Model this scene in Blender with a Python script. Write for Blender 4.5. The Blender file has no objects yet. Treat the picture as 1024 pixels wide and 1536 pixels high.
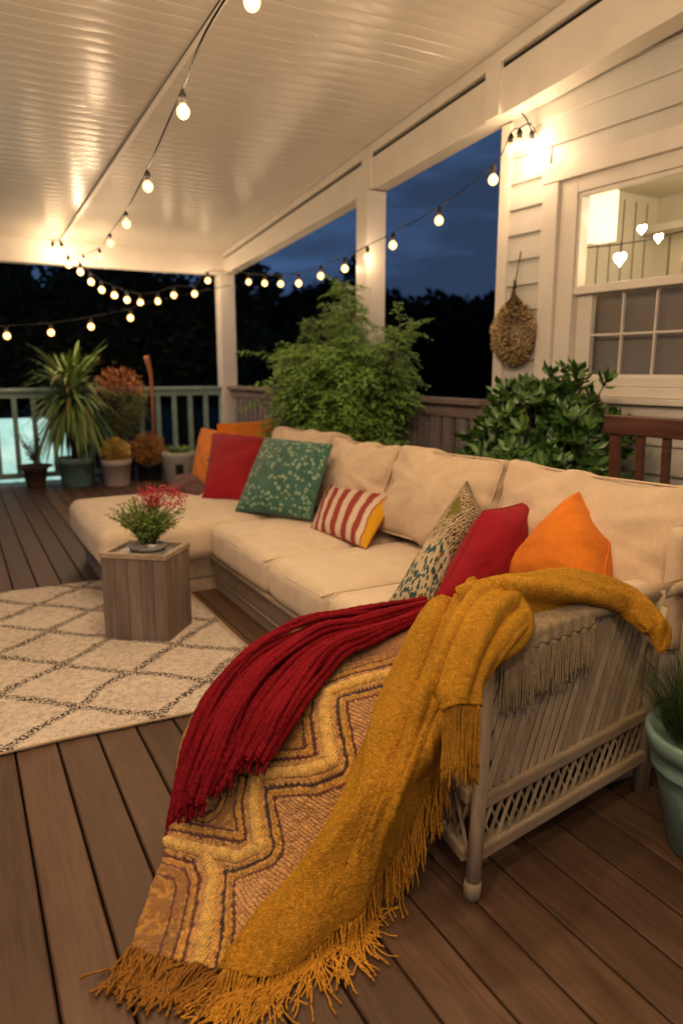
import bpy, math, random
import numpy as np
from mathutils import Vector, noise
random.seed(7); rng = np.random.default_rng(7)
SC = bpy.context.scene; COL = SC.collection
PI = math.pi

# ---------------------------------------------------------------- camera geometry (world axes follow the deck boards)
F, H = 1080.0, 1.3
TH = math.atan(213/F); YAW = math.atan(586/math.hypot(F, 213))
def ray(u, v):
    x = (u-512)/F; y = -(v-768)/F
    f = math.cos(TH)+y*math.sin(TH); z = -math.sin(TH)+y*math.cos(TH)
    s, c = math.sin(YAW), math.cos(YAW)
    return (x*c+f*s, -x*s+f*c, z)
def at_z(u, v, z):
    r = ray(u, v); k = (z-H)/r[2]; return Vector((r[0]*k, r[1]*k, z))
def at_x(u, v, X):
    r = ray(u, v); k = X/r[0]; return Vector((X, r[1]*k, H+r[2]*k))
def at_y(u, v, Y):
    r = ray(u, v); k = Y/r[1]; return Vector((r[0]*k, Y, H+r[2]*k))
def at_d(u, v, D):
    r = ray(u, v); k = D; return Vector((r[0]*k, r[1]*k, H+r[2]*k))

# ---------------------------------------------------------------- object helpers
def tag(o, label=None, cat=None, group=None, kind=None):
    if label: o['label'] = label
    if cat: o['category'] = cat
    if group: o['group'] = group
    if kind: o['kind'] = kind
    return o
def thing(name, label, cat, loc=(0, 0, 0), group=None):
    o = bpy.data.objects.new(name, None); COL.objects.link(o)
    o.location = loc; o.empty_display_size = .1
    o['wl'] = list(loc)
    return tag(o, label, cat, group)

class MB:
    def __init__(s): s.v = []; s.f = []; s.uv = []; s.mi = []; s.col = None; s.n = 0
    def add(s, vs, fs, uvs=None, mi=0):
        b = s.n
        s.v.extend([tuple(p) for p in vs]); s.n += len(vs)
        for i, f in enumerate(fs):
            s.f.append(tuple(b+k for k in f)); s.mi.append(mi)
            s.uv.append(uvs[i] if uvs else None)
    def box(s, x0, x1, y0, y1, z0, z1, mi=0):
        s.hexa([(x0,y0,z0),(x1,y0,z0),(x1,y1,z0),(x0,y1,z0),(x0,y0,z1),(x1,y0,z1),(x1,y1,z1),(x0,y1,z1)], mi)
    def hexa(s, p, mi=0):
        s.add(p, [(3,2,1,0),(4,5,6,7),(0,1,5,4),(1,2,6,5),(2,3,7,6),(3,0,4,7)], None, mi)
    def bar(s, a, b, w, t, up=(0,0,1), mi=0):
        a = Vector(a); b = Vector(b); d = (b-a).normalized(); up = Vector(up)
        x = d.cross(up)
        if x.length < 1e-4: x = d.cross(Vector((1,0,0)))
        x.normalize(); y = x.cross(d).normalized()
        x = x*w/2; y = y*t/2
        s.hexa([a-x-y, a+x-y, b+x-y, b-x-y, a-x+y, a+x+y, b+x+y, b-x+y], mi)
    def tube(s, pts, r, n=8, cap=True, mi=0):
        pts = [Vector(p) for p in pts]; m = len(pts)
        rs = r if isinstance(r, (list, tuple)) else [r]*m
        vs = []; N = None
        for i, p in enumerate(pts):
            d = (pts[min(i+1, m-1)]-pts[max(i-1, 0)])
            if d.length < 1e-7: d = Vector((0,0,1))
            d.normalize()
            if N is None:
                N = d.orthogonal().normalized()
            else:
                N = N-d*N.dot(d)
                N = N.normalized() if N.length > 1e-5 else d.orthogonal().normalized()
            B = d.cross(N)
            for k in range(n):
                a = 2*PI*k/n
                vs.append(p+(N*math.cos(a)+B*math.sin(a))*rs[i])
        fs = [(i*n+k, i*n+(k+1) % n, (i+1)*n+(k+1) % n, (i+1)*n+k) for i in range(m-1) for k in range(n)]
        if cap: fs += [tuple(reversed(range(n))), tuple((m-1)*n+k for k in range(n))]
        s.add(vs, fs, None, mi)
    def lathe(s, prof, c, n=32, mi=0, wob=0):
        vs = []; m = len(prof)
        for (r, z) in prof:
            for k in range(n):
                a = 2*PI*k/n
                vs.append((c[0]+r*math.cos(a), c[1]+r*math.sin(a), c[2]+z))
        fs = [(i*n+k, i*n+(k+1) % n, (i+1)*n+(k+1) % n, (i+1)*n+k) for i in range(m-1) for k in range(n)]
        s.add(vs, fs, None, mi)
    def grid(s, P, uvscale=None, mi=0, flip=False):
        # P: array (nb, na, 3)
        nb, na = P.shape[:2]
        vs = P.reshape(-1, 3).tolist(); fs = []; uvs = []
        for j in range(nb-1):
            for i in range(na-1):
                q = [(j, i), (j, i+1), (j+1, i+1), (j+1, i)]
                if flip: q.reverse()
                fs.append(tuple(a*na+b for a, b in q))
                uvs.append([(b/(na-1), a/(nb-1)) for a, b in q])
        s.add(vs, fs, uvs, mi)
    def leaf(s, base, d, side, L, W, bend=0.0, fold=0.0, mi=0, seg=1):
        # pointed leaf: base, widest, tip
        d = Vector(d); side = Vector(side); base = Vector(base)
        up = side.cross(d)
        if up.length > 1e-6: up.normalize()
        m = base+d*(L*.5)-up*(bend*L*.25)
        t = base+d*L-up*(bend*L)
        s.add([base, m+side*W/2+up*fold*W, t, m-side*W/2+up*fold*W, m], [(0,1,4),(1,2,4),(2,3,4),(3,0,4)] if fold else [(0,1,2,3)], None, mi)

def build(name, mb, mats, parent=None, smooth=True, root=None, label=None, angle=None):
    rl = Vector((0,0,0))
    anc = parent
    if root is not None: rl = Vector(root)
    elif anc is not None: rl = Vector(anc['wl'])
    me = bpy.data.meshes.new(name)
    V = np.array(mb.v, dtype=np.float64)-np.array(rl)
    me.from_pydata(V.tolist(), [], mb.f)
    if not isinstance(mats, (list, tuple)): mats = [mats]
    for m in mats: me.materials.append(m)
    if len(mats) > 1: me.polygons.foreach_set('material_index', mb.mi)
    if any(u is not None for u in mb.uv):
        ul = me.uv_layers.new(name='UVMap'); arr = []
        for f, u in zip(mb.f, mb.uv):
            arr.extend(u if u is not None else [(0, 0)]*len(f))
        ul.data.foreach_set('uv', np.array(arr, dtype=np.float32).ravel())
    if mb.col is not None:
        ca = me.color_attributes.new(name='Col', type='FLOAT_COLOR', domain='POINT')
        c = np.ones((len(mb.v), 4), dtype=np.float32); c[:, :3] = mb.col
        ca.data.foreach_set('color', c.ravel())
    if smooth:
        me.polygons.foreach_set('use_smooth', [True]*len(me.polygons))
        if angle is not None:
            me.set_sharp_from_angle(angle=math.radians(angle))
    me.update()
    o = bpy.data.objects.new(name, me); COL.objects.link(o)
    o['wl'] = list(rl)
    if parent is not None: o.parent = parent
    else: o.location = rl
    if label: o['label'] = label
    return o
def solo(name, mb, mats, root, label, cat, group=None, kind=None, smooth=True, angle=None):
    o = build(name, mb, mats, None, smooth, root, None, angle)
    return tag(o, label, cat, group, kind)
def bevel(o, w=.003, seg=2):
    m = o.modifiers.new('bevel', 'BEVEL'); m.width = w; m.segments = seg; m.limit_method = 'ANGLE'; m.angle_limit = .6
    return o

def nz(p, sc=1.0, seed=0.0):
    return noise.noise(Vector((p[0]*sc+seed*17.3, p[1]*sc-seed*9.1, p[2]*sc+seed*5.7)))

# ---------------------------------------------------------------- materials
def lin(c):
    return tuple((x/255/12.92 if x/255 <= .04045 else ((x/255+.055)/1.055)**2.4) for x in c)
class NT:
    def __init__(s, name):
        s.m = bpy.data.materials.new(name); s.m.use_nodes = True
        s.t = s.m.node_tree; s.N = s.t.nodes; s.L = s.t.links
        s.b = s.N['Principled BSDF']
    def n(s, typ, **kw):
        x = s.N.new(typ)
        for k, v in kw.items():
            if k.startswith('i_'):
                key = k[2:]; key = int(key) if key.isdigit() else key.replace('_', ' ')
                x.inputs[key].default_value = v
            else: setattr(x, k, v)
        return x
    def l(s, a, b): s.L.new(a, b)
    def coord(s, kind='Object', scale=(1,1,1), rot=(0,0,0)):
        tc = s.n('ShaderNodeTexCoord'); mp = s.n('ShaderNodeMapping')
        mp.inputs['Scale'].default_value = scale; mp.inputs['Rotation'].default_value = rot
        s.l(tc.outputs[kind], mp.inputs['Vector']); return mp.outputs['Vector']
    def noise(s, vec, scale=5, detail=4, rough=.55, dist=0):
        x = s.n('ShaderNodeTexNoise'); x.inputs['Scale'].default_value = scale; x.inputs['Detail'].default_value = detail
        x.inputs['Roughness'].default_value = rough; x.inputs['Distortion'].default_value = dist
        s.l(vec, x.inputs['Vector']); return x.outputs['Fac']
    def ramp(s, fac, stops, interp='LINEAR'):
        r = s.n('ShaderNodeValToRGB'); cr = r.color_ramp; cr.interpolation = interp
        while len(cr.elements) < len(stops): cr.elements.new(.5)
        for e, (p, c) in zip(cr.elements, stops):
            e.position = p; e.color = (c[0], c[1], c[2], 1) if hasattr(c, '__len__') else (c, c, c, 1)
        s.l(fac, r.inputs['Fac']); return r.outputs['Color']
    def mix(s, fac, a, b, mode='MIX'):
        x = s.n('ShaderNodeMix', data_type='RGBA', blend_type=mode)
        for i, val in ((0, fac), (6, a), (7, b)):
            if hasattr(val, 'is_linked') or isinstance(val, bpy.types.NodeSocket): s.l(val, x.inputs[i])
            elif i == 0: x.inputs[0].default_value = val
            else: x.inputs[i].default_value = (*val[:3], 1)
        return x.outputs[2]
    def math(s, op, a, b=None, c=None):
        x = s.n('ShaderNodeMath', operation=op)
        for i, v in enumerate((a, b, c)):
            if v is None: continue
            if isinstance(v, bpy.types.NodeSocket): s.l(v, x.inputs[i])
            else: x.inputs[i].default_value = v
        return x.outputs[0]
    def bump(s, h, strength=.3, dist=.01, prev=None):
        x = s.n('ShaderNodeBump'); x.inputs['Strength'].default_value = strength; x.inputs['Distance'].default_value = dist
        s.l(h, x.inputs['Height'])
        if prev is not None: s.l(prev, x.inputs['Normal'])
        return x.outputs['Normal']
    def set(s, **kw):
        for k, v in kw.items():
            key = k.replace('_', ' ')
            if isinstance(v, bpy.types.NodeSocket): s.l(v, s.b.inputs[key])
            else: s.b.inputs[key].default_value = (*v, 1) if (hasattr(v, '__len__') and len(v) == 3) else v
        return s.m

def paint(name, c, rough=.35, var=.06, bstr=.08, sc=6, rv=1):
    t = NT(name); v = t.coord()
    n = t.noise(v, sc, 5); c = np.array(c)
    col = t.ramp(n, [(.3, c*(1-var)), (.7, np.minimum(c*(1+var), .9))])
    n2 = t.noise(v, 60, 3)
    rr = t.ramp(n, [(.3, rough*(1-.2*rv)), (.7, rough*(1+.25*rv))])
    return t.set(Base_Color=col, Roughness=rr, Normal=t.bump(n2, bstr, .004))
def fabric(name, c, var=.12, rough=.9, weave=700, bstr=.35, sheen=.25, big=.02, c2=None):
    t = NT(name); v = t.coord(); c = np.array(c)
    n = t.noise(v, 9, 5)
    col = t.ramp(n, [(.3, c*(1-var)), (.7, np.minimum((np.array(c2) if c2 is not None else c)*(1+var), .95))])
    md = t.noise(v, 55, 4, .7)
    col = t.mix(1, col, t.ramp(md, [(.3, .95), (.7, 1.03)]), 'MULTIPLY')
    fine = t.noise(v, weave, 2)
    col = t.mix(.5, col, t.mix(1, col, t.ramp(fine, [(.3, .6), (.7, 1.25)]), 'MULTIPLY'))
    nb = t.bump(t.noise(v, 11, 2), .25, big)
    return t.set(Base_Color=col, Roughness=rough, Sheen_Weight=sheen, Sheen_Roughness=.5, Specular_IOR_Level=.2, Normal=t.bump(fine, bstr, .003, nb))
def wood(name, c1, c2, axis='Y', rough=.55, sc=1.0, island=True, vary=.25, bstr=.25, spec=.5):
    t = NT(name)
    s = {'X': (1.2, 14, 14), 'Y': (14, 1.2, 14), 'Z': (14, 14, 1.2)}[axis]
    v = t.coord('Object', tuple(a*sc for a in s))
    geo = t.n('ShaderNodeNewGeometry')
    off = t.n('ShaderNodeVectorMath', operation='ADD')
    comb = t.n('ShaderNodeCombineXYZ')
    r = geo.outputs['Random Per Island']
    m = t.math('MULTIPLY', r, 37.0)
    for k in range(3): t.l(m, comb.inputs[k])
    t.l(v, off.inputs[0]); t.l(comb.outputs[0], off.inputs[1]); vec = off.outputs[0]
    g = t.noise(vec, 2.2, 7, .62, .6)
    g2 = t.noise(vec, 9, 4, .6)
    col = t.ramp(g, [(.28, c1), (.72, c2)])
    col = t.mix(.35, col, t.mix(1, col, t.ramp(g2, [(.3, .45), (.65, 1.2)]), 'MULTIPLY'))
    if island:
        col = t.mix(1, col, t.ramp(r, [(0, 1-vary), (1, 1+vary*.6)]), 'MULTIPLY')
    bn = t.bump(g2, bstr, .004)
    return t.set(Base_Color=col, Roughness=t.ramp(g, [(.3, rough*.85), (.7, min(1, rough*1.2))]), Normal=bn, Specular_IOR_Level=spec)
def foliage(name, c1, c2, rough=.5, trans=.0, spec=.4):
    t = NT(name); geo = t.n('ShaderNodeNewGeometry')
    v = t.coord(); n = t.noise(v, 4, 3)
    f = t.math('ADD', t.math('MULTIPLY', geo.outputs['Random Per Island'], .6), t.math('MULTIPLY', n, .5))
    col = t.ramp(f, [(.15, c1), (.85, c2)])
    return t.set(Base_Color=col, Roughness=rough, Specular_IOR_Level=spec)
def emit(name, c, s, sampling=None):
    t = NT(name)
    m = t.set(Base_Color=(.8,.7,.5), Emission_Color=c, Emission_Strength=s, Roughness=.3)
    if sampling: t.m.cycles.emission_sampling = sampling
    return m

M = {}
M['ceil'] = paint('ceiling_paint', (.60,.55,.48), .235, .03, .03, 3, 0)
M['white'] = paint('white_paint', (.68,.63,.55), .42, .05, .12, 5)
M['siding'] = paint('siding_paint', (.53,.51,.46), .5, .06, .15, 5)
M['dark'] = paint('dark_gap', (.01,.009,.008), .9)
M['deck'] = wood('deck_boards', (.082,.043,.025), (.138,.080,.047), 'Y', .5, .8, True, .32, .3, .4)
M['rail_teal'] = paint('rail_weathered_teal', (.20,.29,.26), .6, .15, .3, 9)
M['rail_grey'] = wood('rail_weathered_grey', (.16,.12,.115), (.30,.25,.24), 'Z', .7, .6)
M['rail_cap'] = wood('rail_cap_wood', (.17,.12,.10), (.30,.23,.20), 'Y', .7, .6)
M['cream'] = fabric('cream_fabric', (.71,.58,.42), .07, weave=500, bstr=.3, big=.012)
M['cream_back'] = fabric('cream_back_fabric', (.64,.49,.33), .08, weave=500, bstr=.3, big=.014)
M['base'] = wood('sofa_base_wood', (.20,.15,.105), (.34,.27,.19), 'Y', .7, .7, False)
M['baselight'] = wood('sofa_plinth_wood', (.36,.28,.20), (.50,.40,.29), 'Y', .7, .7, False)
M['wicker'] = wood('white_washed_rattan', (.42,.32,.19), (.60,.48,.31), 'Z', .6, .6, True, .3, .4)
M['wickerx'] = wood('white_washed_rail', (.38,.28,.165), (.56,.44,.28), 'X', .6, .6, True, .2, .4)
M['orange'] = fabric('orange_velvet', (.70,.20,.018), .12, weave=420, sheen=.05)
M['red'] = fabric('crimson_velvet', (.30,.010,.018), .15, weave=420, sheen=.05)
M['rust'] = fabric('rust_fabric', (.09,.022,.014), .15, weave=400)
M['mustard'] = fabric('mustard_cotton', (.55,.30,.025), .12, weave=400)
M['black'] = paint('black_rubber', (.010,.008,.007), .9)
M['iron'] = paint('dark_wire', (.03,.022,.018), .5)
M['teal_pot'] = paint('teal_glaze', (.23,.38,.32), .4, .12, .2, 7)
M['teal_pot2'] = paint('weathered_teal_glaze', (.13,.24,.21), .45, .3, .3, 9)
M['white_pot'] = paint('white_clay', (.52,.42,.36), .7, .1, .2)
M['pale_pot'] = paint('pale_ceramic', (.46,.43,.38), .6, .1, .2)
M['brown_pot'] = paint('brown_clay', (.075,.038,.022), .7, .2, .3)
M['dark_pot'] = paint('dark_plastic', (.015,.012,.012), .6)
M['soil'] = paint('soil', (.02,.013,.008), 1, .4, 1, 40)
M['fern'] = foliage('feathery_leaf', (.045,.12,.014), (.20,.36,.06))
M['shrub'] = foliage('glossy_leaf', (.018,.062,.010), (.085,.19,.032), .3, spec=.6)
M['palm'] = foliage('strap_leaf', (.05,.12,.025), (.27,.38,.10), .5)
M['palm_dry'] = foliage('dry_strap_leaf', (.13,.095,.03), (.26,.20,.07), .6)
M['grass'] = foliage('grassy_leaf', (.015,.045,.010), (.06,.12,.03), .5)
M['orange_leaf'] = foliage('rusty_leaf', (.16,.05,.015), (.36,.13,.03), .6)
M['olive_leaf'] = foliage('olive_leaf', (.06,.07,.015), (.14,.15,.03), .6)
M['yellow_fl'] = foliage('yellow_bloom', (.34,.20,.03), (.62,.42,.09), .7)
M['amber_fl'] = foliage('amber_bloom', (.26,.10,.02), (.46,.22,.05), .7)
M['red_fl'] = foliage('red_bloom', (.26,.008,.015), (.50,.04,.05), .6)
M['green_sm'] = foliage('fresh_leaf', (.07,.14,.02), (.20,.30,.06), .5)
M['twig'] = paint('twig', (.07,.045,.022), .8)
M['trunk'] = paint('bark', (.03,.022,.016), .9, .3, .8, 20)
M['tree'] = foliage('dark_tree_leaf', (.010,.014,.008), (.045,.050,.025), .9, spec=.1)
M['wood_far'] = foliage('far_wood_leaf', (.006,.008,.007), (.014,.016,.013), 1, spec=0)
M['chair'] = wood('mahogany', (.05,.018,.010), (.13,.050,.028), 'Y', .35, .8, True, .1)
M['stick'] = wood('peeled_branch', (.22,.075,.03), (.42,.17,.08), 'Z', .7, .6)
M['seed'] = foliage('dried_seed', (.16,.095,.035), (.62,.47,.24), .8)
M['strawb'] = foliage('brown_stalk', (.045,.025,.010), (.14,.08,.03), .9)
M['lawn'] = foliage('lawn', (.010,.014,.006), (.02,.03,.01), 1)

def t_side():   # grey plank side table
    return wood('grey_plank', (.115,.082,.062), (.30,.235,.185), 'Z', .6, .55, True, .2, .3)
M['plank'] = t_side()
M['planktop'] = wood('pale_table_frame', (.30,.22,.14), (.50,.39,.26), 'X', .5, .6, True, .15)
# table tray / dish
M['tray'] = paint('grey_tray', (.22,.21,.20), .25, .15)

def rug_mat():
    t = NT('rug_pile'); tc = t.n('ShaderNodeTexCoord'); P = tc.outputs['Object']
    wv = t.n('ShaderNodeTexNoise'); wv.inputs['Scale'].default_value = 5; wv.inputs['Detail'].default_value = 3; t.l(P, wv.inputs['Vector'])
    w1 = t.n('ShaderNodeVectorMath', operation='SUBTRACT'); t.l(wv.outputs['Color'], w1.inputs[0]); w1.inputs[1].default_value = (.5,.5,.5)
    w2 = t.n('ShaderNodeVectorMath', operation='SCALE'); t.l(w1.outputs[0], w2.inputs[0]); w2.inputs['Scale'].default_value = .10
    w3 = t.n('ShaderNodeVectorMath', operation='ADD'); t.l(P, w3.inputs[0]); t.l(w2.outputs[0], w3.inputs[1])
    wb = t.n('ShaderNodeTexNoise'); wb.inputs['Scale'].default_value = 75; wb.inputs['Detail'].default_value = 2; t.l(P, wb.inputs['Vector'])
    w4 = t.n('ShaderNodeVectorMath', operation='SUBTRACT'); t.l(wb.outputs['Color'], w4.inputs[0]); w4.inputs[1].default_value = (.5,.5,.5)
    w5 = t.n('ShaderNodeVectorMath', operation='SCALE'); t.l(w4.outputs[0], w5.inputs[0]); w5.inputs['Scale'].default_value = .030
    w6 = t.n('ShaderNodeVectorMath', operation='ADD'); t.l(w3.outputs[0], w6.inputs[0]); t.l(w5.outputs[0], w6.inputs[1])
    sp = t.n('ShaderNodeSeparateXYZ'); t.l(w6.outputs[0], sp.inputs[0])
    u = t.math('MULTIPLY', t.math('SUBTRACT', sp.outputs[0], .315), 1/.522)
    v = t.math('MULTIPLY', t.math('SUBTRACT', sp.outputs[1], 3.03), 1/.47)
    d = None
    for s in ('ADD', 'SUBTRACT'):
        q = t.math(s, u, v)
        q = t.math('ADD', q, .5)
        q = t.math('FRACT', t.math('ADD', q, 100.0))
        q = t.math('SUBTRACT', q, .5)          # -0.5..0.5, zero on ... shift below
        q = t.math('ABSOLUTE', q)
        q = t.math('SUBTRACT', .5, q)           # 0 on the lines
        d = q if d is None else t.math('MINIMUM', d, q)
    line = t.ramp(d, [(.045, 1.0), (.075, 0.0)])
    fine = t.noise(P, 240, 2, .6); med = t.noise(P, 45, 4, .7)
    brk = t.ramp(t.noise(P, 95, 2, .5), [(.46, 0.0), (.52, 1.0)])
    lf = t.mix(1, line, brk, 'MULTIPLY')
    base = t.ramp(t.noise(P, 3, 4), [(.3, (.64,.55,.45)), (.7, (.74,.65,.54))])
    base = t.mix(1, base, t.ramp(med, [(.30, .62), (.55, 1.08)]), 'MULTIPLY')
    base = t.mix(1, base, t.ramp(fine, [(.3, .7), (.65, 1.12)]), 'MULTIPLY')
    col = t.mix(lf, base, (.045,.035,.03))
    b = t.bump(fine, .6, .006, t.bump(med, .6, .008))
    return t.set(Base_Color=col, Roughness=1.0, Normal=b, Specular_IOR_Level=.05)
M['rug'] = rug_mat()
M['rugedge'] = fabric('rug_binding', (.44,.33,.20), .1)

def green_print():
    t = NT('green_print'); v = t.coord('UV', (1,1,1))
    vo = t.n('ShaderNodeTexVoronoi'); vo.inputs['Scale'].default_value = 19; vo.inputs['Randomness'].default_value = .9; t.l(v, vo.inputs['Vector'])
    n = t.noise(v, 45, 2)
    d = t.math('ADD', vo.outputs['Distance'], t.math('MULTIPLY', t.math('SUBTRACT', n, .5), .55))
    n3 = t.noise(v, 5, 3)
    base = t.ramp(n3, [(.35, (.035,.115,.085)), (.65, (.055,.155,.115))])
    base = t.mix(1, base, t.ramp(t.noise(v, 130, 2), [(.3, .7), (.7, 1.2)]), 'MULTIPLY')
    col = t.mix(t.ramp(d, [(.33, 1.0), (.42, 0.0)]), base, (.26,.36,.22))
    vo2 = t.n('ShaderNodeTexVoronoi'); vo2.inputs['Scale'].default_value = 34; t.l(v, vo2.inputs['Vector'])
    col = t.mix(t.ramp(vo2.outputs['Distance'], [(.18, .55), (.27, 0.0)]), col, (.20,.30,.18))
    return t.set(Base_Color=col, Roughness=.9, Specular_IOR_Level=.15, Sheen_Weight=.15, Normal=t.bump(n, .25, .004))
M['green'] = green_print()
def stripes():
    t = NT('red_white_stripe'); tc = t.n('ShaderNodeTexCoord'); sp = t.n('ShaderNodeSeparateXYZ'); t.l(tc.outputs['UV'], sp.inputs[0])
    u = sp.outputs[0]
    nn = t.noise(t.coord('UV'), 18, 3)
    uu = t.math('ADD', u, t.math('MULTIPLY', t.math('SUBTRACT', nn, .5), .015))
    fr = t.math('FRACT', t.math('MULTIPLY', uu, 7.2))
    st = t.ramp(fr, [(.46, 0.0), (.50, 1.0), (.96, 1.0), (1.0, 0.0)])
    col = t.mix(st, (.30,.055,.045), (.64,.50,.38))
    col = t.mix(t.ramp(uu, [(.845, 0.0), (.852, 1.0)]), col, (.62,.33,.02))
    f = t.noise(t.coord('UV', (150, 260, 1)), 1, 2)
    col = t.mix(1, col, t.ramp(f, [(.3, .82), (.7, 1.12)]), 'MULTIPLY')
    return t.set(Base_Color=col, Roughness=.9, Specular_IOR_Level=.1, Normal=t.bump(f, .3, .003))
M['stripe'] = stripes()
def patchy():
    t = NT('blue_green_print'); v = t.coord('UV')
    cream = (.50,.40,.25); teal = (.03,.085,.09); olive = (.16,.14,.03); brown = (.08,.05,.025)
    big = t.noise(v, 2.3, 2)
    vo = t.n('ShaderNodeTexVoronoi'); vo.inputs['Scale'].default_value = 21; t.l(v, vo.inputs['Vector'])
    spots = t.ramp(t.math('ADD', vo.outputs['Distance'], t.math('MULTIPLY', t.noise(v, 30, 2), .3)), [(.60, 1.0), (.66, 0.0)])
    wv = t.n('ShaderNodeTexWave'); wv.inputs['Scale'].default_value = 8; wv.inputs['Distortion'].default_value = 9; wv.inputs['Detail'].default_value = 3; wv.inputs['Detail Scale'].default_value = 2.2
    t.l(t.coord('UV', (1,1,1), (0,0,.6)), wv.inputs['Vector'])
    lines = t.ramp(wv.outputs['Fac'], [(.40, 1.0), (.52, 0.0)])
    a = t.mix(spots, cream, teal); b = t.mix(lines, cream, brown)
    sel = t.ramp(big, [(.47, 0.0), (.50, 1.0)])
    sp = t.n('ShaderNodeSeparateXYZ'); t.l(v, sp.inputs[0])
    top = t.ramp(t.math('ADD', sp.outputs[1], t.math('MULTIPLY', big, .4)), [(.60, 0.0), (.66, 1.0)])
    col = t.mix(top, a, b)
    ol = t.ramp(t.noise(t.coord('UV', (1,1,1), (.3,.2,1)), 3.6, 3), [(.60, 0.0), (.63, 1.0)])
    col = t.mix(ol, col, olive)
    f = t.noise(v, 160, 2)
    col = t.mix(1, col, t.ramp(f, [(.3, .75), (.7, 1.15)]), 'MULTIPLY')
    return t.set(Base_Color=col, Roughness=.9, Specular_IOR_Level=.1, Normal=t.bump(f, .3, .004))
M['print'] = patchy()

def knit_mat(name, c, sc=330, var=.2, bst=.8, bd=.004, weave=False):
    t = NT(name); v = t.coord(); c = np.array(c)
    n = t.noise(v, 7, 5, .6); fine = t.noise(v, sc, 3, .7); med = t.noise(v, 85, 3, .7)
    col = t.ramp(n, [(.3, c*(1-var)), (.7, c*(1+var))])
    col = t.mix(1, col, t.ramp(fine, [(.30, .55), (.70, 1.4)]), 'MULTIPLY')
    col = t.mix(1, col, t.ramp(med, [(.35, .8), (.65, 1.12)]), 'MULTIPLY')
    if weave:
        uv = t.coord('UV'); hh = None
        for (sc_, rot, ds) in (((150,1,1), 0, .9), ((1,330,1), 1, .9)):
            wv = t.n('ShaderNodeTexWave'); wv.bands_direction = 'Y' if rot else 'X'; wv.inputs['Scale'].default_value = .33; wv.inputs['Distortion'].default_value = ds; wv.inputs['Detail'].default_value = 2; wv.inputs['Detail Scale'].default_value = 3
            t.l(t.coord('UV', sc_), wv.inputs['Vector'])
            hh = wv.outputs['Fac'] if hh is None else t.math('MULTIPLY', hh, wv.outputs['Fac'])
        col = t.mix(1, col, t.ramp(hh, [(.0, .66), (.55, 1.16)]), 'MULTIPLY')
        st = t.noise(t.coord('UV', (55, 260, 1), (0,0,.35)), 1, 3, .6)
        col = t.mix(1, col, t.ramp(st, [(.32, .68), (.66, 1.28)]), 'MULTIPLY')
        med = t.math('ADD', med, t.math('MULTIPLY', hh, .7))
    return t.set(Base_Color=col, Roughness=1.0, Specular_IOR_Level=.08, Sheen_Weight=.35, Sheen_Roughness=.45,
                 Sheen_Tint=(*np.minimum(c*2.2, 1), 1), Normal=t.bump(fine, bst, bd, t.bump(med, .5, .005)))
M['throw'] = knit_mat('mustard_mohair', (.68,.315,.032), 300, .18, 1.0, .005, True)
M['throwf'] = knit_mat('mustard_yarn', (.60,.285,.036), 260)
M['redthrow'] = knit_mat('crimson_chenille', (.24,.010,.018), 220, .25, 1.0, .006)
M['beigef'] = knit_mat('beige_yarn', (.42,.33,.20), 300)
def attr_knit():
    t = NT('patterned_knit'); a = t.n('ShaderNodeAttribute', attribute_name='Col'); v = t.coord()
    fine = t.noise(v, 260, 3, .7); uvw = t.n('ShaderNodeTexWave'); uvw.inputs['Scale'].default_value = 55; uvw.inputs['Distortion'].default_value = 3; uvw.inputs['Detail'].default_value = 2
    t.l(t.coord('Object', (1,1,.6), (0,0,.9)), uvw.inputs['Vector'])
    col = t.mix(1, a.outputs['Color'], t.ramp(fine, [(.30, .5), (.70, 1.45)]), 'MULTIPLY')
    col = t.mix(1, col, t.ramp(uvw.outputs['Fac'], [(.1, .72), (.6, 1.12)]), 'MULTIPLY')
    return t.set(Base_Color=col, Roughness=1.0, Specular_IOR_Level=.08, Sheen_Weight=.3, Normal=t.bump(fine, .8, .005, t.bump(uvw.outputs['Fac'], .5, .004)))
M['pattern'] = attr_knit()

# ---------------------------------------------------------------- setting: deck, lawn, distant woods
mb = MB(); pitch = .137; x = .078-pitch*40
while x < 4.2:
    a, b = x+.003, x+pitch-.004
    segs = [-3.2, 9.25]
    for y0, y1 in zip(segs[:-1], segs[1:]):
        bv = .004
        mb.add([(a,y0,-.03),(a,y0,-bv),(a+bv,y0,0),(b-bv,y0,0),(b,y0,-bv),(b,y0,-.03),
                (a,y1,-.03),(a,y1,-bv),(a+bv,y1,0),(b-bv,y1,0),(b,y1,-bv),(b,y1,-.03)],
               [(0,1,7,6),(1,2,8,7),(2,3,9,8),(3,4,10,9),(4,5,11,10),(5,4,3,2,1,0),(6,7,8,9,10,11)])
    x += pitch
solo('deck_floor', mb, M['deck'], (0,0,0), None, None, kind='structure', smooth=False)
mb = MB(); mb.box(-5.5, 4.25, -3.3, 9.22, -.2, -.034)
mb.box(-5.6, 4.35, 9.24, 9.27, -.65, -.02)
solo('deck_joists', mb, M['dark'], (0,0,0), None, None, kind='structure', smooth=False)
mb = MB(); mb.add([(-300,-300,-.75),(300,-300,-.75),(300,300,-.75),(-300,300,-.75)], [(0,1,2,3)])
solo('ground', mb, M['lawn'], (0,0,0), None, None, kind='structure', smooth=False)

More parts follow.
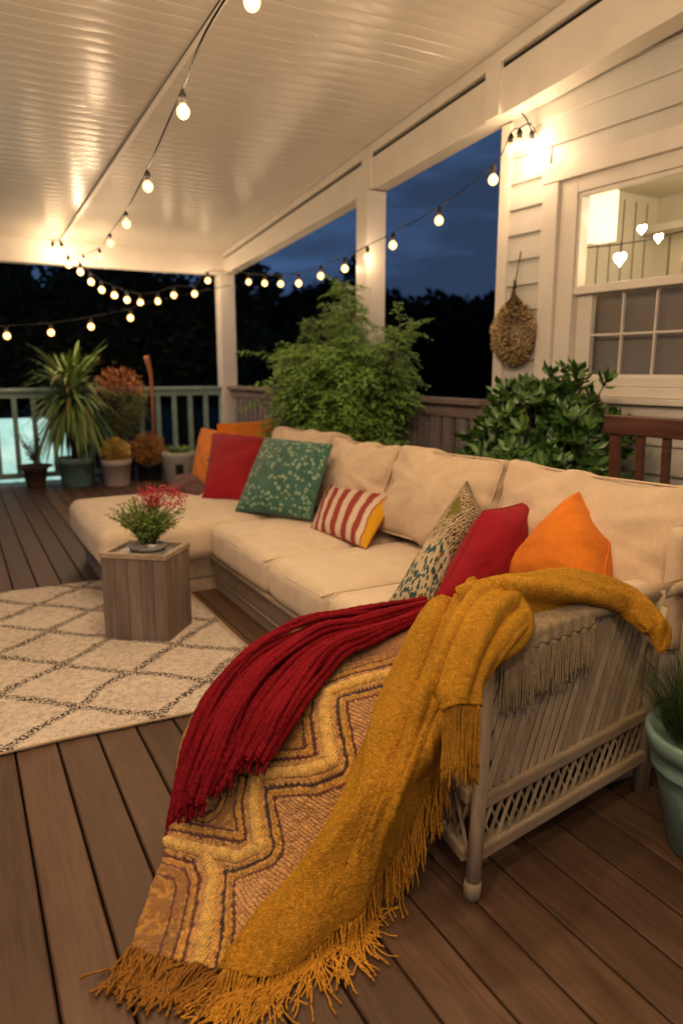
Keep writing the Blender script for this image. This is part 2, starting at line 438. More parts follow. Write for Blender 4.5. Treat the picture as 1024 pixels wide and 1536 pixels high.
def leaf_cloud(mb, c, rad, n, size, seed, lobes=9, flat=.8):
    rr = np.random.default_rng(seed)
    cs = [(Vector(c), Vector(rad)*.62)]
    for k in range(lobes):
        a = rr.uniform(0, 2*PI); e = rr.uniform(-.6, 1)
        p = Vector((math.cos(a)*rad[0]*.6, math.sin(a)*rad[1]*.6, e*rad[2]*.62))
        cs.append((Vector(c)+p, Vector(rad)*rr.uniform(.25, .42)))
    for i in range(n):
        cc, r = cs[rr.integers(len(cs))]
        d = rr.normal(size=3); d /= np.linalg.norm(d); q = rr.uniform(.55, 1.05)**.6
        p = cc+Vector((d[0]*r[0]*q, d[1]*r[1]*q, d[2]*r[2]*q))
        dv = Vector(rr.normal(size=3)).normalized(); sv = dv.orthogonal().normalized()
        s = size*rr.uniform(.6, 1.4)
        mb.leaf(p, dv, sv, s, s*flat)
# far wood: one mass along the horizon
mb = MB(); rr = np.random.default_rng(3)
def wood_h(u):   # crest height in metres at ~48 m, by bearing
    return 6.0
for i in range(26000):
    u = rr.uniform(-500, 1300); D = rr.uniform(42, 56)
    b = math.atan((u-512)/1101.0)+YAW
    crest = 447+6*math.sin(u*.021)+7*math.sin(u*.063+1)
    zt = 1.3+(555-crest)/1101*D*(1+.04*nz((u*.02, 0, 0), 1))
    z = -.7+(zt+.7)*rr.uniform(0, 1)**.7
    p = Vector((math.sin(b)*D, math.cos(b)*D, z))
    dv = Vector(rr.normal(size=3)).normalized()
    mb.leaf(p, dv, dv.orthogonal().normalized(), rr.uniform(.35, .8), rr.uniform(.35, .8))
hb_ = MB(); hv = []
for k in range(121):
    b = math.radians(-70+k*1.2)+YAW; hgt_ = 6.2+.9*nz((k*.35, 0, 0), 1, 2)+.4*nz((k*1.7, 0, 0), 1, 4)
    hv += [(math.sin(b)*50, math.cos(b)*50, -.76), (math.sin(b)*60, math.cos(b)*60, hgt_), (math.sin(b)*75, math.cos(b)*75, hgt_-1)]
hb_.add(hv, [(3*k, 3*k+3, 3*k+4, 3*k+1) for k in range(120)]+[(3*k+1, 3*k+4, 3*k+5, 3*k+2) for k in range(120)])
solo('wood_backing', hb_, M['lawn'], (0,0,0), None, None, kind='structure')  # dark sheet added behind the trees to block sky between the leaves
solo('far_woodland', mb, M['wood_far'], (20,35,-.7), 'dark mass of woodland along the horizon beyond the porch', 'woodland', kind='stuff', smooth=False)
tree_labels = ['tall dark tree beyond the railing at the far left of the photo', 'broad dark tree behind the strappy potted plant',
               'dark tree behind the left railing just left of the white corner post', 'dark tree rising behind the feathery plant top between the two white posts',
               'low dark tree behind the middle white post']
for i, (u, D, top, rad) in enumerate([(-60, 19, 380, 3.2), (140, 20, 372, 4.0), (275, 18, 380, 3.0), (505, 26, 392, 1.35), (400, 30, 470, 3.0)]):
    b = math.atan((u-512)/1101.0)+YAW; c = Vector((math.sin(b)*D, math.cos(b)*D, 0))
    zt = 1.3+(555-top)/1101*D; h = zt+.75
    t = thing('tree', tree_labels[i], 'tree', (c.x, c.y, -.75), 'trees beyond the railing')
    m1 = MB(); m1.tube([(c.x, c.y, -.75), (c.x+.1, c.y, h*.3), (c.x, c.y+.1, h*.7)], [.28, .2, .06], 8)
    for k in range(5):
        a = k*1.3; m1.tube([(c.x, c.y, h*.2+k*.3), (c.x+math.cos(a)*rad*.6, c.y+math.sin(a)*rad*.6, h*.45+k*.35)], [.09, .03], 6)
    build('trunk', m1, M['trunk'], t)
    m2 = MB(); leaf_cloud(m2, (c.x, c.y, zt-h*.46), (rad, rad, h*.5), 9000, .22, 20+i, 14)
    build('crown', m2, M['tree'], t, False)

# glowing turquoise cover beyond the left railing
t = thing('garden_cover', 'glowing turquoise draped cover with its glow put into the cloth behind the left railing', 'garden cover', (.6,10.7,-.75))
mb = MB(); nu, nv = 60, 24; P = np.zeros((nv, nu, 3))
for j in range(nv):
    for i in range(nu):
        a = i/(nu-1)*PI; b = j/(nv-1)
        ca, sa = math.cos(a), math.sin(a)
        ex = abs(ca)**.45*(1 if ca > 0 else -1); ey = abs(sa)**.6
        hgt = b
        sh = 1 if b < .72 else math.cos((b-.72)/.28*PI/2)**.5*.999+.001
        r = 1+.018*math.sin(a*38)*(1-b*.5)
        P[j, i] = (.35+1.15*ex*sh*r, 11.2-.75*ey*sh*r, -.75+1.38*min(1, b/.9+.0)*(1 if b < .9 else 1+.0))
mb.grid(P)
ct = NT('glowing_turquoise_cloth'); v = ct.coord()
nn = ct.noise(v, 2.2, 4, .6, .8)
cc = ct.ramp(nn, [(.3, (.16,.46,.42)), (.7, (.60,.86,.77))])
M['cover'] = ct.set(Base_Color=cc, Roughness=.6, Emission_Color=cc, Emission_Strength=.34)  # cloth emits its own colour in place of a light inside
build('cover_cloth', mb, M['cover'], t)
for xx in (-.79, 1.49):
    mb = MB(); mb.tube([(xx,11.2,-.75),(xx,11.2,-.3)], .02); build('pole', mb, M['iron'], t)

# ---------------------------------------------------------------- porch roof: ceiling, beams, posts
def zc(y): return 2.735+(8.93-y)*.0933
def zbm(y): return 2.477+(9-y)*.0692
RX = 3.19
roof = thing('porch_roof', 'white beadboard porch roof on square white posts', 'porch roof', (3.19,9,0))
mb = MB(); y = 8.99; CP = .108; bw = CP
while y > -3.0:
    y1 = y-bw
    prof = [(0, .006), (.005, .0006), (.032, -.0011), (CP-.032, -.0011), (CP-.005, .0006), (CP, .006)]
    vs = []
    for (dy, dz) in prof:
        yy = y-dy
        vs += [(-5.5, yy, zc(yy)+dz), (RX-.08, yy, zc(yy)+dz)]
    mb.add(vs, [(2*i, 2*i+1, 2*i+3, 2*i+2) for i in range(5)])
    y = y1
build('ceiling', mb, M['ceil'], roof, True, angle=25)
mb = MB(); mb.hexa([(-5.5,-3,zc(-3)+.03),(RX+.1,-3,zc(-3)+.03),(RX+.1,9.2,zc(9.2)+.03),(-5.5,9.2,zc(9.2)+.03),(-5.5,-3,zc(-3)+.15),(RX+.1,-3,zc(-3)+.15),(RX+.1,9.2,zc(9.2)+.15),(-5.5,9.2,zc(9.2)+.15)])
build('roof_deck', mb, M['white'], roof, False)
mb = MB(); mb.box(-5.5, 3.26, 9.0, 9.16, 2.47, 2.742)
bevel(build('back_beam', mb, M['white'], roof, False), .006)
# side beam: face board, dark slot, top trim
mb = MB()
def slope_board(mb, x0, x1, fa, fb, ya, yb):
    p = []
    for (yy) in (ya, yb): pass
    mb.hexa([(x0,yb,fa(yb)),(x1,yb,fa(yb)),(x1,ya,fa(ya)),(x0,ya,fa(ya)),(x0,yb,fb(yb)),(x1,yb,fb(yb)),(x1,ya,fb(ya)),(x0,ya,fb(ya))])
f70 = lambda q: (lambda yy: zbm(yy)+(zc(yy)-zbm(yy))*q)
slope_board(mb, RX-.06, RX+.08, zbm, f70(.70), 8.995, -3)
bevel(build('side_beam', mb, M['white'], roof, False), .005)
mb = MB(); slope_board(mb, RX-.03, RX+.06, f70(.70), f70(.80), 8.99, -3)
build('shadow_gap', mb, M['dark'], roof, False)
mb = MB(); slope_board(mb, RX-.075, RX+.08, f70(.80), lambda yy: zc(yy)+.004, 8.992, -3)
bevel(build('top_trim', mb, M['white'], roof, False), .005)
for yy in (3.86, 5.42):
    mb = MB(); hb = .07
    mb.hexa([(RX-.082,yy-hb,zbm(yy-hb)+.002),(RX-.055,yy-hb,zbm(yy-hb)+.002),(RX-.055,yy+hb,zbm(yy+hb)+.002),(RX-.082,yy+hb,zbm(yy+hb)+.002),
             (RX-.082,yy-hb,zc(yy-hb)-.03),(RX-.055,yy-hb,zc(yy-hb)-.03),(RX-.055,yy+hb,zc(yy+hb)-.03),(RX-.082,yy+hb,zc(yy+hb)-.03)])
    build('beam_block', mb, M['white'], roof, False)
# ceiling strip and wire guide
mb = MB(); mb.hexa([(1.20,8.99,zc(8.99)-.018),(1.25,8.99,zc(8.99)-.018),(1.64,-1,zc(-1)-.018),(1.59,-1,zc(-1)-.018),(1.20,8.99,zc(8.99)-.003),(1.25,8.99,zc(8.99)-.003),(1.64,-1,zc(-1)-.003),(1.59,-1,zc(-1)-.003)])
build('ceiling_strip', mb, M['white'], roof, False)
def post(x0, x1, y0, y1, z1, nm='post'):
    mb = MB(); mb.box(x0, x1, y0, y1, 0, z1)
    o = bevel(build(nm, mb, M['white'], roof, False), .006)
    mb = MB(); mb.box(x0-.012, x1+.012, y0-.012, y1+.012, z1-.02, z1+.0)
    return o
post(3.06, 3.26, 8.98, 9.17, 2.469)
post(3.07, 3.25, 5.33, 5.51, zbm(5.51)-.002)

# ---------------------------------------------------------------- railings
rl = thing('deck_railing', 'teal grey weathered railing with thin balusters behind the potted plants', 'railing', (0,9.1,0))
mb = MB(); mb.box(-5.5, 3.055, 9.03, 9.16, 1.055, 1.095); bevel(build('top_rail', mb, M['rail_teal'], rl, False), .006)
mb = MB(); mb.box(-5.5, 3.055, 9.065, 9.115, .985, 1.053); build('under_rail', mb, M['rail_teal'], rl, False)
mb = MB(); mb.box(-5.5, 3.055, 9.065, 9.115, .06, .12); build('bottom_rail', mb, M['rail_teal'], rl, False)
xx = 2.86; k = 0
while xx > -1.5:
    mb = MB(); mb.box(xx-.027, xx+.027, 9.07, 9.11, .12, .985)
    build('baluster', mb, M['rail_teal'], rl, False); xx -= .205
rl = thing('deck_railing', 'grey brown railing with wide flat boards behind the sofa', 'railing', (3.2,6.5,0))
mb = MB(); mb.box(3.11, 3.27, 3.9, 5.32, 1.06, 1.10); mb.box(3.11, 3.27, 5.52, 8.97, 1.06, 1.10)
bevel(build('top_rail', mb, M['rail_cap'], rl, False), .006)
mb = MB(); mb.box(3.16, 3.22, 3.9, 5.32, .97, 1.058); mb.box(3.16, 3.22, 5.52, 8.97, .97, 1.058); build('under_rail', mb, M['rail_cap'], rl, False)
mb = MB(); mb.box(3.16, 3.22, 3.9, 5.32, .08, .15); mb.box(3.16, 3.22, 5.52, 8.97, .08, .15); build('bottom_rail', mb, M['rail_cap'], rl, False)
yy = 4.0
while yy < 8.9:
    if not 5.25 < yy < 5.60:
        mb = MB(); mb.box(3.175, 3.205, yy-.055, yy+.055, .15, .97)
        build('baluster', mb, M['rail_grey'], rl, False)
    yy += .16

# ---------------------------------------------------------------- house wall (rotated 4 degrees), window
WA = math.radians(4); WD = Vector((math.sin(WA), -math.cos(WA), 0)); WN = Vector((-math.cos(WA), -math.sin(WA), 0)); W0 = Vector((3.27, 3.83, 0))
def wp(k, o, z): return W0+WD*k+WN*o+Vector((0,0,z))
def wbox(mb, k0, k1, o0, o1, z0, z1, mi=0):
    mb.hexa([wp(k0,o1,z0), wp(k1,o1,z0), wp(k1,o0,z0), wp(k0,o0,z0), wp(k0,o1,z1), wp(k1,o1,z1), wp(k1,o0,z1), wp(k0,o0,z1)], mi)
house = thing('house', 'cream clapboard house wall beside the porch', 'house', tuple(W0))
KW0, KW1 = .303, 1.93      # window trim outer
ZW0, ZW1 = 1.15, 2.50
mb = MB(); z = -.03; sp = .1555
while z < 3.75:
    if z+sp <= ZW0 or z >= ZW1: spans = [(0, 7.5)]
    elif z < ZW0: spans = [(0, 7.5)]
    elif z < ZW1 and z+sp > ZW1: spans = [(0, KW0+.02), (KW1-.02, 7.5)]
    else: spans = [(0, KW0+.02), (KW1-.02, 7.5)]
    for (a, b) in spans:
        pr = [(.006, z-.006), (.022, z-.006), (.024, z), (.004, z+sp)]
        vs = []
        for kk in (a, b):
            for (o, zz) in pr: vs.append(wp(kk, o, zz))
        mb.add(vs, [(0,1,5,4),(1,2,6,5),(2,3,7,6),(0,3,2,1),(4,5,6,7)])
    z += sp
build('siding', mb, M['siding'], house, False)
mb = MB(); wbox(mb, 0, KW0+.02, -.12, 0, 0, 3.8); wbox(mb, KW1-.02, 7.5, -.12, 0, 0, 3.8); wbox(mb, KW0+.02, KW1-.02, -.12, 0, 0, ZW0+.02); wbox(mb, KW0+.02, KW1-.02, -.12, 0, ZW1-.02, 3.8)
build('wall', mb, M['siding'], house, False)
mb = MB(); wbox(mb, -.075, .012, -.10, .035, 0, 2.82); bevel(build('corner_board', mb, M['white'], house, False), .004)
# window
win = MB(); wbox(win, KW0, KW0+.118, .0, .040, ZW0, 2.39); wbox(win, KW1-.118, KW1, .0, .040, ZW0, 2.39); wbox(win, KW0-.01, KW1+.01, .0, .044, 2.392, ZW1)
wf = bevel(build('window_trim', win, M['white'], house, False), .004)
mb = MB(); wbox(mb, KW0-.03, KW1+.03, 0, .075, ZW0-.035, ZW0-.002); wbox(mb, KW0, KW1, 0, .03, ZW0-.10, ZW0-.037); wbox(mb, KW0+.118, KW1-.118, .0, .035, ZW0, ZW0+.055)
bevel(build('window_sill', mb, M['white'], house, False), .004)
mb = MB(); wbox(mb, .423, .545, -.10, .012, ZW0+.06, 2.39); wbox(mb, 1.69, 1.81, -.10, .012, ZW0+.06, 2.39); wbox(mb, .545, 1.69, -.10, .010, 2.31, 2.39); wbox(mb, .545, 1.69, -.10, .012, ZW0+.06, ZW0+.10)
jamb = bevel(build('window_frame', mb, M['white'], house, False), .003)
mb = MB(); wbox(mb, .546, 1.69, -.035, .004, 1.738, 1.785); wbox(mb, .546, .568, -.035, 0, 1.785, 2.309); wbox(mb, 1.667, 1.69, -.035, 0, 1.785, 2.309); wbox(mb, .568, 1.667, -.035, 0, 2.285, 2.309)
bevel(build('upper_sash', mb, M['white'], house, False), .003)
mb = MB(); wbox(mb, .548, .655, -.075, -.04, 1.252, 1.775); wbox(mb, 1.58, 1.688, -.075, -.04, 1.252, 1.775); wbox(mb, .655, 1.58, -.075, -.04, 1.252, 1.275); wbox(mb, .655, 1.58, -.075, -.042, 1.735, 1.775)
for kk in (.863, 1.076, 1.29, 1.47): wbox(mb, kk-.005, kk+.005, -.066, -.048, 1.275, 1.735)
wbox(mb, .655, 1.58, -.065, -.049, 1.497, 1.508)
build('lower_sash', mb, M['white'], house, False)
gt = NT('window_glass'); N = gt.N; tr = N.new('ShaderNodeBsdfTransparent'); gl = N.new('ShaderNodeBsdfGlossy'); gl.inputs['Roughness'].default_value = .02
mx = N.new('ShaderNodeMixShader'); mx.inputs[0].default_value = .035; gt.l(tr.outputs[0], mx.inputs[1]); gt.l(gl.outputs[0], mx.inputs[2]); gt.l(mx.outputs[0], N['Material Output'].inputs['Surface'])
M['glass'] = gt.m
mb = MB(); wbox(mb, .568, 1.667, -.020, -.016, 1.785, 2.285); build('upper_pane', mb, M['glass'], house, False)
mb = MB(); wbox(mb, .655, 1.58, -.060, -.056, 1.275, 1.735); build('lower_pane', mb, M['glass'], house, False)
# room behind
rt = NT('room_paint'); M['room'] = rt.set(Base_Color=(.66,.60,.47), Roughness=.8)
mb = MB(); R0 = -1.5
mb.add([wp(-.0,R0,.9), wp(3,R0,.9), wp(3,R0,2.55), wp(-.0,R0,2.55)], [(0,1,2,3)])
mb.add([wp(.0,-.125,.9), wp(.0,R0,.9), wp(.0,R0,2.55), wp(.0,-.125,2.55)], [(0,1,2,3)])
mb.add([wp(3,-.125,.9), wp(3,R0,.9), wp(3,R0,2.55), wp(3,-.125,2.55)], [(0,1,2,3)])
mb.add([wp(0,-.125,.9), wp(3,-.125,.9), wp(3,R0,.9), wp(0,R0,.9)], [(0,1,2,3)])
mb.add([wp(0,-.125,2.55), wp(3,-.125,2.55), wp(3,R0,2.55), wp(0,R0,2.55)], [(0,1,2,3)])
kk = .12
while kk < 3:
    kk += .17
build('room_walls', mb, M['room'], house, False)
mb = MB(); kk = .12
while kk < 3:
    wbox(mb, kk, kk+.010, R0+.001, R0+.006, .95, 2.27); kk += .13
oo = -.2
while oo > -1.5:
    wbox(mb, .001, .006, oo-.008, oo, .95, 2.50); oo -= .13
build('groove_shade_strips', mb, paint('groove_shade', (.22,.17,.10), .7), house, False)  # dark strips on the flat walls, groove shade put into their colour
mb = MB(); wbox(mb, .0, 3, -1.45, -1.3, 2.28, 2.33); build('room_shelf_rail', mb, M['white'], house, False)
# roller blind
bt = NT('grey_screen'); bvv = bt.coord('Object', (1,1,1)); bn = bt.noise(bvv, 500, 2)
M['blind'] = bt.set(Base_Color=bt.ramp(bn, [(.3, (.17,.15,.115)), (.7, (.22,.195,.155))]), Roughness=.9)
mb = MB(); wbox(mb, .60, 1.64, -.130, -.127, 1.2, 1.765); wbox(mb, .60, 1.64, -.14, -.12, 1.765, 1.785)
solo('roller_blind', mb, M['blind'], tuple(wp(1.1,-.13,1.2)), 'grey brown roller blind behind the lower window sash', 'blind', smooth=False)
def wray_(u, v, off):
    r = Vector(ray(u, v)); P0 = W0+WN*off; k = (P0-Vector((0,0,H))).dot(WN)/r.dot(WN)
    return Vector((0,0,H))+r*k
# curtain (brightness is emission in the cloth, standing in for lamplight)
Z0 = Vector((0,0,1))
for ci, (k0, k1, lab) in enumerate([(872, 888, 'narrow glowing white curtain panel at the left of the upper window'), (893, 921, 'wide glowing white curtain panel in the upper window')]):
    cL = wray_(k0, 330, -.30); cR = wray_(k1, 330, -.30); zhi = wray_(k0, 292, -.30).z; zlo = wray_(k0, 366, -.30).z; cL.z = 0; cR.z = 0
    mb = MB(); P = np.zeros((12, 40, 3))
    for j in range(12):
        for i in range(40):
            s = i/39; P[j, i] = cL.lerp(cR, s)+WN*.030*math.sin(s*22+ci)+Z0*(zlo+(zhi-zlo)*j/11)
    mb.grid(P)
    ctt = NT('curtain_glow'); mm = ctt.set(Base_Color=(.8,.74,.6), Roughness=.9, Emission_Color=(1,.78,.45), Emission_Strength=.42)
    solo('curtain', mb, mm, (cL.x, cL.y, zlo), lab, 'curtain', 'lit curtains inside the window')
M['heart'] = emit('heart_lamp', (1,.74,.42), 14)
def heart(c, r, label, cord_to):
    t = thing('heart_light', label, 'light', tuple(c), 'heart lights inside the window')
    mb = MB(); n = 28; ring = []
    for k in range(n):
        a = 2*PI*k/n
        hx = 16*math.sin(a)**3; hy = 13*math.cos(a)-5*math.cos(2*a)-2*math.cos(3*a)-math.cos(4*a)
        ring.append((hx/17*r, hy/17*r))
    vs = []
    for (sc, o) in ((.0, -.45), (.6, -.36), (1, 0), (.6, .36), (0, .45)):
        for (hx, hy) in ring: vs.append(Vector(c)+WD*hx*sc+Vector((0,0,hy*sc))+WN*o*r)
    mb.add(vs, [(j*n+k, j*n+(k+1) % n, (j+1)*n+(k+1) % n, (j+1)*n+k) for j in range(4) for k in range(n)])
    build('heart', mb, M['heart'], t)
    mb = MB(); mb.tube([Vector(c)+Vector((0,0,r*.5)), Vector(cord_to)], .0035, 5); build('cord', mb, M['iron'], t)
def wray(u, v, off):
    r = Vector(ray(u, v)); P0 = W0+WN*off; n = WN; k = (P0-Vector((0,0,H))).dot(n)/r.dot(n)
    return Vector((0,0,H))+r*k
ca, cb = wray(868, 372, -.16), wray(1040, 342, -.16)
for (u, v, r, l) in ((962, 344, .026, 'small glowing heart light hanging third from the right in the window, below the pale wall'), (987, 357, .024, 'small glowing heart light nearest the right frame edge in the window'), (929, 388, .037, 'largest glowing heart light, hanging lowest in the upper window')):
    c = wray(u, v, -.16); s = (c-ca).dot(cb-ca)/(cb-ca).length_squared; p = ca+(cb-ca)*s
    heart(c, r*1.25, l.replace('third from the right in the window, below the pale wall', 'left of its twin and above the largest heart'), p if (p-c).length > .01 else p+Vector((0,0,.02)))
mb = MB(); mb.tube([ca+(cb-ca)*i/8+Vector((0,0,-.02*math.sin(PI*i/8))) for i in range(9)], .004, 6)
solo('light_cord', mb, M['iron'], tuple(ca), 'thin dark cord strung across the inside of the upper window', 'cord')
# cabinet inside
mb = MB(); wbox(mb, .80, 1.05, -1.1, -.8, 1.2, 1.87); wbox(mb, .78, 1.07, -1.12, -.78, 1.872, 1.9); wbox(mb, 1.2, 1.9, -1.3, -1.0, 1.2, 1.95)
solo('cabinet', mb, paint('cabinet_paint', (.20,.16,.10), .5), tuple(wp(.9,-1,1.2)), 'brown cabinet inside the lit room below the curtains', 'cabinet', smooth=False)
def plight(loc, power, col=(1,.695,.425), rad=.03, parent=None):
    L = bpy.data.lights.new('bulb_light', 'POINT'); L.energy = power; L.color = col; L.shadow_soft_size = rad
    o = bpy.data.objects.new('bulb_light', L); COL.objects.link(o)
    if parent is not None: o.parent = parent; o.location = Vector(loc)-Vector(parent['wl'])
    else: o.location = loc
    return o
plight(wp(1.2, -.8, 2.35), 8, (1,.82,.58), .1, house)

# ---------------------------------------------------------------- hanging dried seed wreath on the wall
c0 = wp(.14, .075, 1.535)
t = thing('seed_hanging', 'teardrop bundle of dried seed heads hanging on the siding beside the window', 'wall hanging', tuple(c0))
mb = MB(); rr = np.random.default_rng(5)
def tear(a, e):     # a azimuth, e in [-1,1] bottom..top
    r = math.sqrt(max(0, 1-e*e))
    if e > .2: r *= 1-.25*(e-.2)
    return c0+WD*(math.cos(a)*r*.168)+WN*(math.sin(a)*r*.065)+Vector((0,0,e*.20))
for i in range(9000):
    a = rr.uniform(0, 2*PI); e = rr.uniform(-1, 1); p = tear(a, e); dv = ((p-c0).normalized()+Vector(rr.normal(size=3))*.5).normalized()
    q = p+Vector(rr.normal(size=3))*.006
    mb.leaf(q-dv*.006, dv, dv.orthogonal().normalized(), rr.uniform(.010, .024), rr.uniform(.008, .015))
build('seed_heads', mb, M['seed'], t, False)
mb = MB()
for i in range(26):
    a = rr.uniform(0, 2*PI); mb.tube([tear(a, .75), c0+WD*rr.normal()*.012+Vector((0,0,.24)), c0+WD*rr.normal()*.004+Vector((0,0,.30))], .0035, 5)
for i in range(80):
    a = rr.uniform(0, 2*PI); e0 = rr.uniform(-.9, .7); mb.tube([tear(a, e0)*1.0, tear(a+.2, min(.95, e0+.3))], .003, 4)
build('stalks', mb, M['strawb'], t)
mb = MB(); mb.tube([c0+Vector((0,0,.29)), c0+WD*.0-WN*.04+Vector((0,0,.50))], .004, 6); mb.tube([c0+Vector((0,0,.27)), c0+Vector((0,0,.325))], .010, 8)
build('cord', mb, M['iron'], t)

# ---------------------------------------------------------------- string lights
M['bulb'] = emit('bulb_glow', (1,.50,.15), 1.7, 'NONE')
M['bulbneck'] = emit('bulb_amber', (1,.33,.04), .42, 'NONE')
def catmull(pts, n):
    pts = [Vector(p) for p in pts]; out = []
    for i in range(len(pts)-1):
        p0 = pts[max(i-1, 0)]; p1 = pts[i]; p2 = pts[i+1]; p3 = pts[min(i+2, len(pts)-1)]
        for k in range(n):
            s = k/n
            out.append(.5*((2*p1)+(p2-p0)*s+(2*p0-5*p1+4*p2-p3)*s*s+(3*p1-p0-3*p2+p3)*s**3))
    out.append(pts[-1]); return out
def string(label, bulbs, start, end, power, rb=.030, cord=.004, big=True):
    # bulbs: bulb centres; cable hangs ~ .07-.09 above
    t = thing('string_lights', label, 'string lights', tuple(bulbs[0]), 'strings of warm bulbs around the porch')
    top = [Vector(b)+Vector((0,0,rb*3.1)) for b in bulbs]
    pts = [Vector(p) for p in start]+top+[Vector(p) for p in end]
    mb = MB(); mb.tube(catmull(pts, 8), cord, 6); build('cable', mb, M['black'], t)
    for b, tp in zip(bulbs, top):
        b = Vector(b); mb = MB()
        mb.lathe([(.001, rb*1.15), (rb*.48, rb*1.15), (rb*.52, rb*1.9), (rb*.60, rb*2.0), (rb*.60, rb*2.35), (rb*.40, rb*2.7), (rb*.16, rb*3.1), (.001, rb*3.15)], b, 14)
        s = build('socket', mb, M['black'], t)
        mb = MB(); prof = []
        for k in range(13):
            a = k/12*PI*.82; prof.append((max(.001, math.sin(a)*rb), -math.cos(a)*rb*1.05))
        mb.lathe(prof, b, 16, 0)
        mb.lathe([(math.sin(PI*.82)*rb, -math.cos(PI*.82)*rb*1.05), (rb*.45, rb*1.25)], b, 16, 1)
        o = build('bulb', mb, [M['bulb'], M['bulbneck']], s); o.visible_shadow = False
        plight(b, power, parent=t, rad=rb*.8)
    return t
A = [at_d(275,168,2.85), at_d(222,280,3.7), at_d(190,336,4.75), at_d(166,365,5.9), at_d(150,385,6.9), at_d(126,393,7.7), at_d(110,389,8.35)]
string('string of large bulbs running along the ceiling into the distance', A, [(1.42,-.6,3.30),(1.0,1.2,2.62),at_d(337,0,2.2)], [at_y(80,360,8.93)], 3.0, .026)
D = [at_d(378,3,2.35)]+[Vector((.75,1.6,2.62)), Vector((.35,.7,2.5)), Vector((.1,-.3,2.45)), Vector((.35,-1.2,2.25)), Vector((-.9,-.6,2.5)), Vector((-.9,.5,2.45)), Vector((-.75,1.6,2.55)), Vector((-.5,2.7,2.95))]  # only the first bulb is in view; the others are added to light the foreground
string('overhead string with one bulb cut by the top edge and more bulbs added out of view', D, [at_d(420,-60,2.6), at_d(400,-55,2.5)], [(-.4,3.3,3.2)], 10.5, .028)
B1 = [at_y(u, v, 8.8) for u, v in ((80,376),(93,376),(103,397),(121,408),(137,423),(153,435),(172,443),(191,450),(211,454),(237,452),(261,443),(292,441),(312,421))]
string('upper swag of bulbs hanging under the back beam to the corner post', B1, [at_y(70,355,8.9)], [at_y(345,408,8.92)], .85, .034)
B2 = [at_y(u, v, 8.6) for u, v in ((-140,512),(-60,510),(11,504),(77,499),(137,490),(196,477))]
string('lower swag of bulbs crossing in front of the dark trees at left', B2, [at_y(-220,500,8.6)], [at_y(240,450,8.7), at_y(345,428,8.93)], .9, .034)
C = [at_x(u, v, 3.03) for u, v in ((373,423),(397,425),(421,426),(448,425),(481,414),(517,403),(551,386),(589,368),(658,331),(739,270))]+[at_x(765,224,3.0), at_x(778,217,3.05)]
string('string of bulbs from the corner post past the plant to the house corner', C, [at_x(350,405,3.05)], [wp(.22,.09,2.75), wp(.235,.05,2.70)], .75, .029)
mb = MB(); mb.tube([(1.19,8.9,zc(8.9)-.045)]+[(1.19+(8.9-y)*.039, y, zc(y)-.04-.012*abs(math.sin(y*2))) for y in (7.5,6,5,4,3,2,1,0)], .0045, 6)
solo('guide_wire', mb, M['black'], (1.19,8.9,2.6), 'straight dark wire running beside the white ceiling strip', 'wire')
# wall lamp bulb at the corner of the house
t = thing('wall_bulb', 'bright bare bulb glowing against the top corner of the siding', 'wall light', tuple(wp(.215,.05,2.63)))
mb = MB(); mb.lathe([(.001,-.028),(.014,-.024),(.024,-.01),(.027,.004),(.022,.022),(.013,.034)], wp(.215,.065,2.63), 14); o = build('bulb', mb, M['bulb'], t); o.visible_shadow = False
mb = MB(); mb.lathe([(.001,.034),(.015,.034),(.017,.07),(.009,.085),(.001,.086)], wp(.215,.065,2.63), 14); mb.tube([wp(.215,.065,2.71), wp(.15,.05,2.80), wp(.04,.06,2.92)], .0045, 6); build('socket', mb, M['black'], t)
plight(wp(.215,.10,2.63), 1.6, parent=t)

# ---------------------------------------------------------------- soft furnishings helpers
def soft_box(mb, c, hx, hy, hz, ax, ay, az, r=.05, crown=(0,0,0), n=22, wr=.004, seed=0, bow=0, fold=0):
    """rounded box; half sizes hx,hy,hz along unit axes ax,ay,az"""
    c = Vector(c); ax, ay, az = Vector(ax).normalized(), Vector(ay).normalized(), Vector(az).normalized()
    h = np.array([hx, hy, hz]); inner = h-r
    A3 = np.array([ax, ay, az])
    def face(axis, sgn):
        i, j = [k for k in range(3) if k != axis]
        P = np.zeros((n, n, 3))
        lin_ = np.sin(np.linspace(-PI/2, PI/2, n))
        lin_ = lin_*.5+np.linspace(-1, 1, n)*.5
        for a in range(n):
            for b in range(n):
                p = np.zeros(3); p[axis] = sgn; p[i] = lin_[b]; p[j] = lin_[a]
                q = p*h; cl = np.clip(q, -inner, inner); d = q-cl; L = np.linalg.norm(d)
                q = cl+d/max(L, 1e-9)*r if L > 0 else q
                s = q/h
                for k in range(3):
                    o1, o2 = [m for m in range(3) if m != k]
                    q[k] += (crown[k])*s[k]*(1-s[o1]**2)*(1-s[o2]**2)
                if bow:
                    q[0] *= 1-bow*(1-s[1]**2)*abs(s[0])**2; q[1] *= 1-bow*1.1*(1-s[0]**2)*abs(s[1])**2
                w = np.array(c)+q@A3
                wv = Vector(w); dn = q/np.linalg.norm(q)
                amp = wr*(nz(wv, 6, seed)+.6*nz(wv, 15, seed+1))
                if fold:
                    ang = math.atan2(s[1]-.15, s[0]+.1); rad_ = min(1, math.hypot(s[0], s[1]))
                    amp += fold*rad_*nz((math.cos(ang)*3.2, math.sin(ang)*3.2, s[2]*.6), 1.2, seed+3)+fold*.6*nz((s[0]*2.2+s[1]*1.2, s[1]*.7, 0), 1.6, seed+6)
                P[a, b] = w+(dn@A3)*amp
        flip = ((sgn > 0) == (axis == 1))
        mb.grid(P, flip=flip)
    for axis in range(3):
        for sgn in (-1, 1): face(axis, sgn)
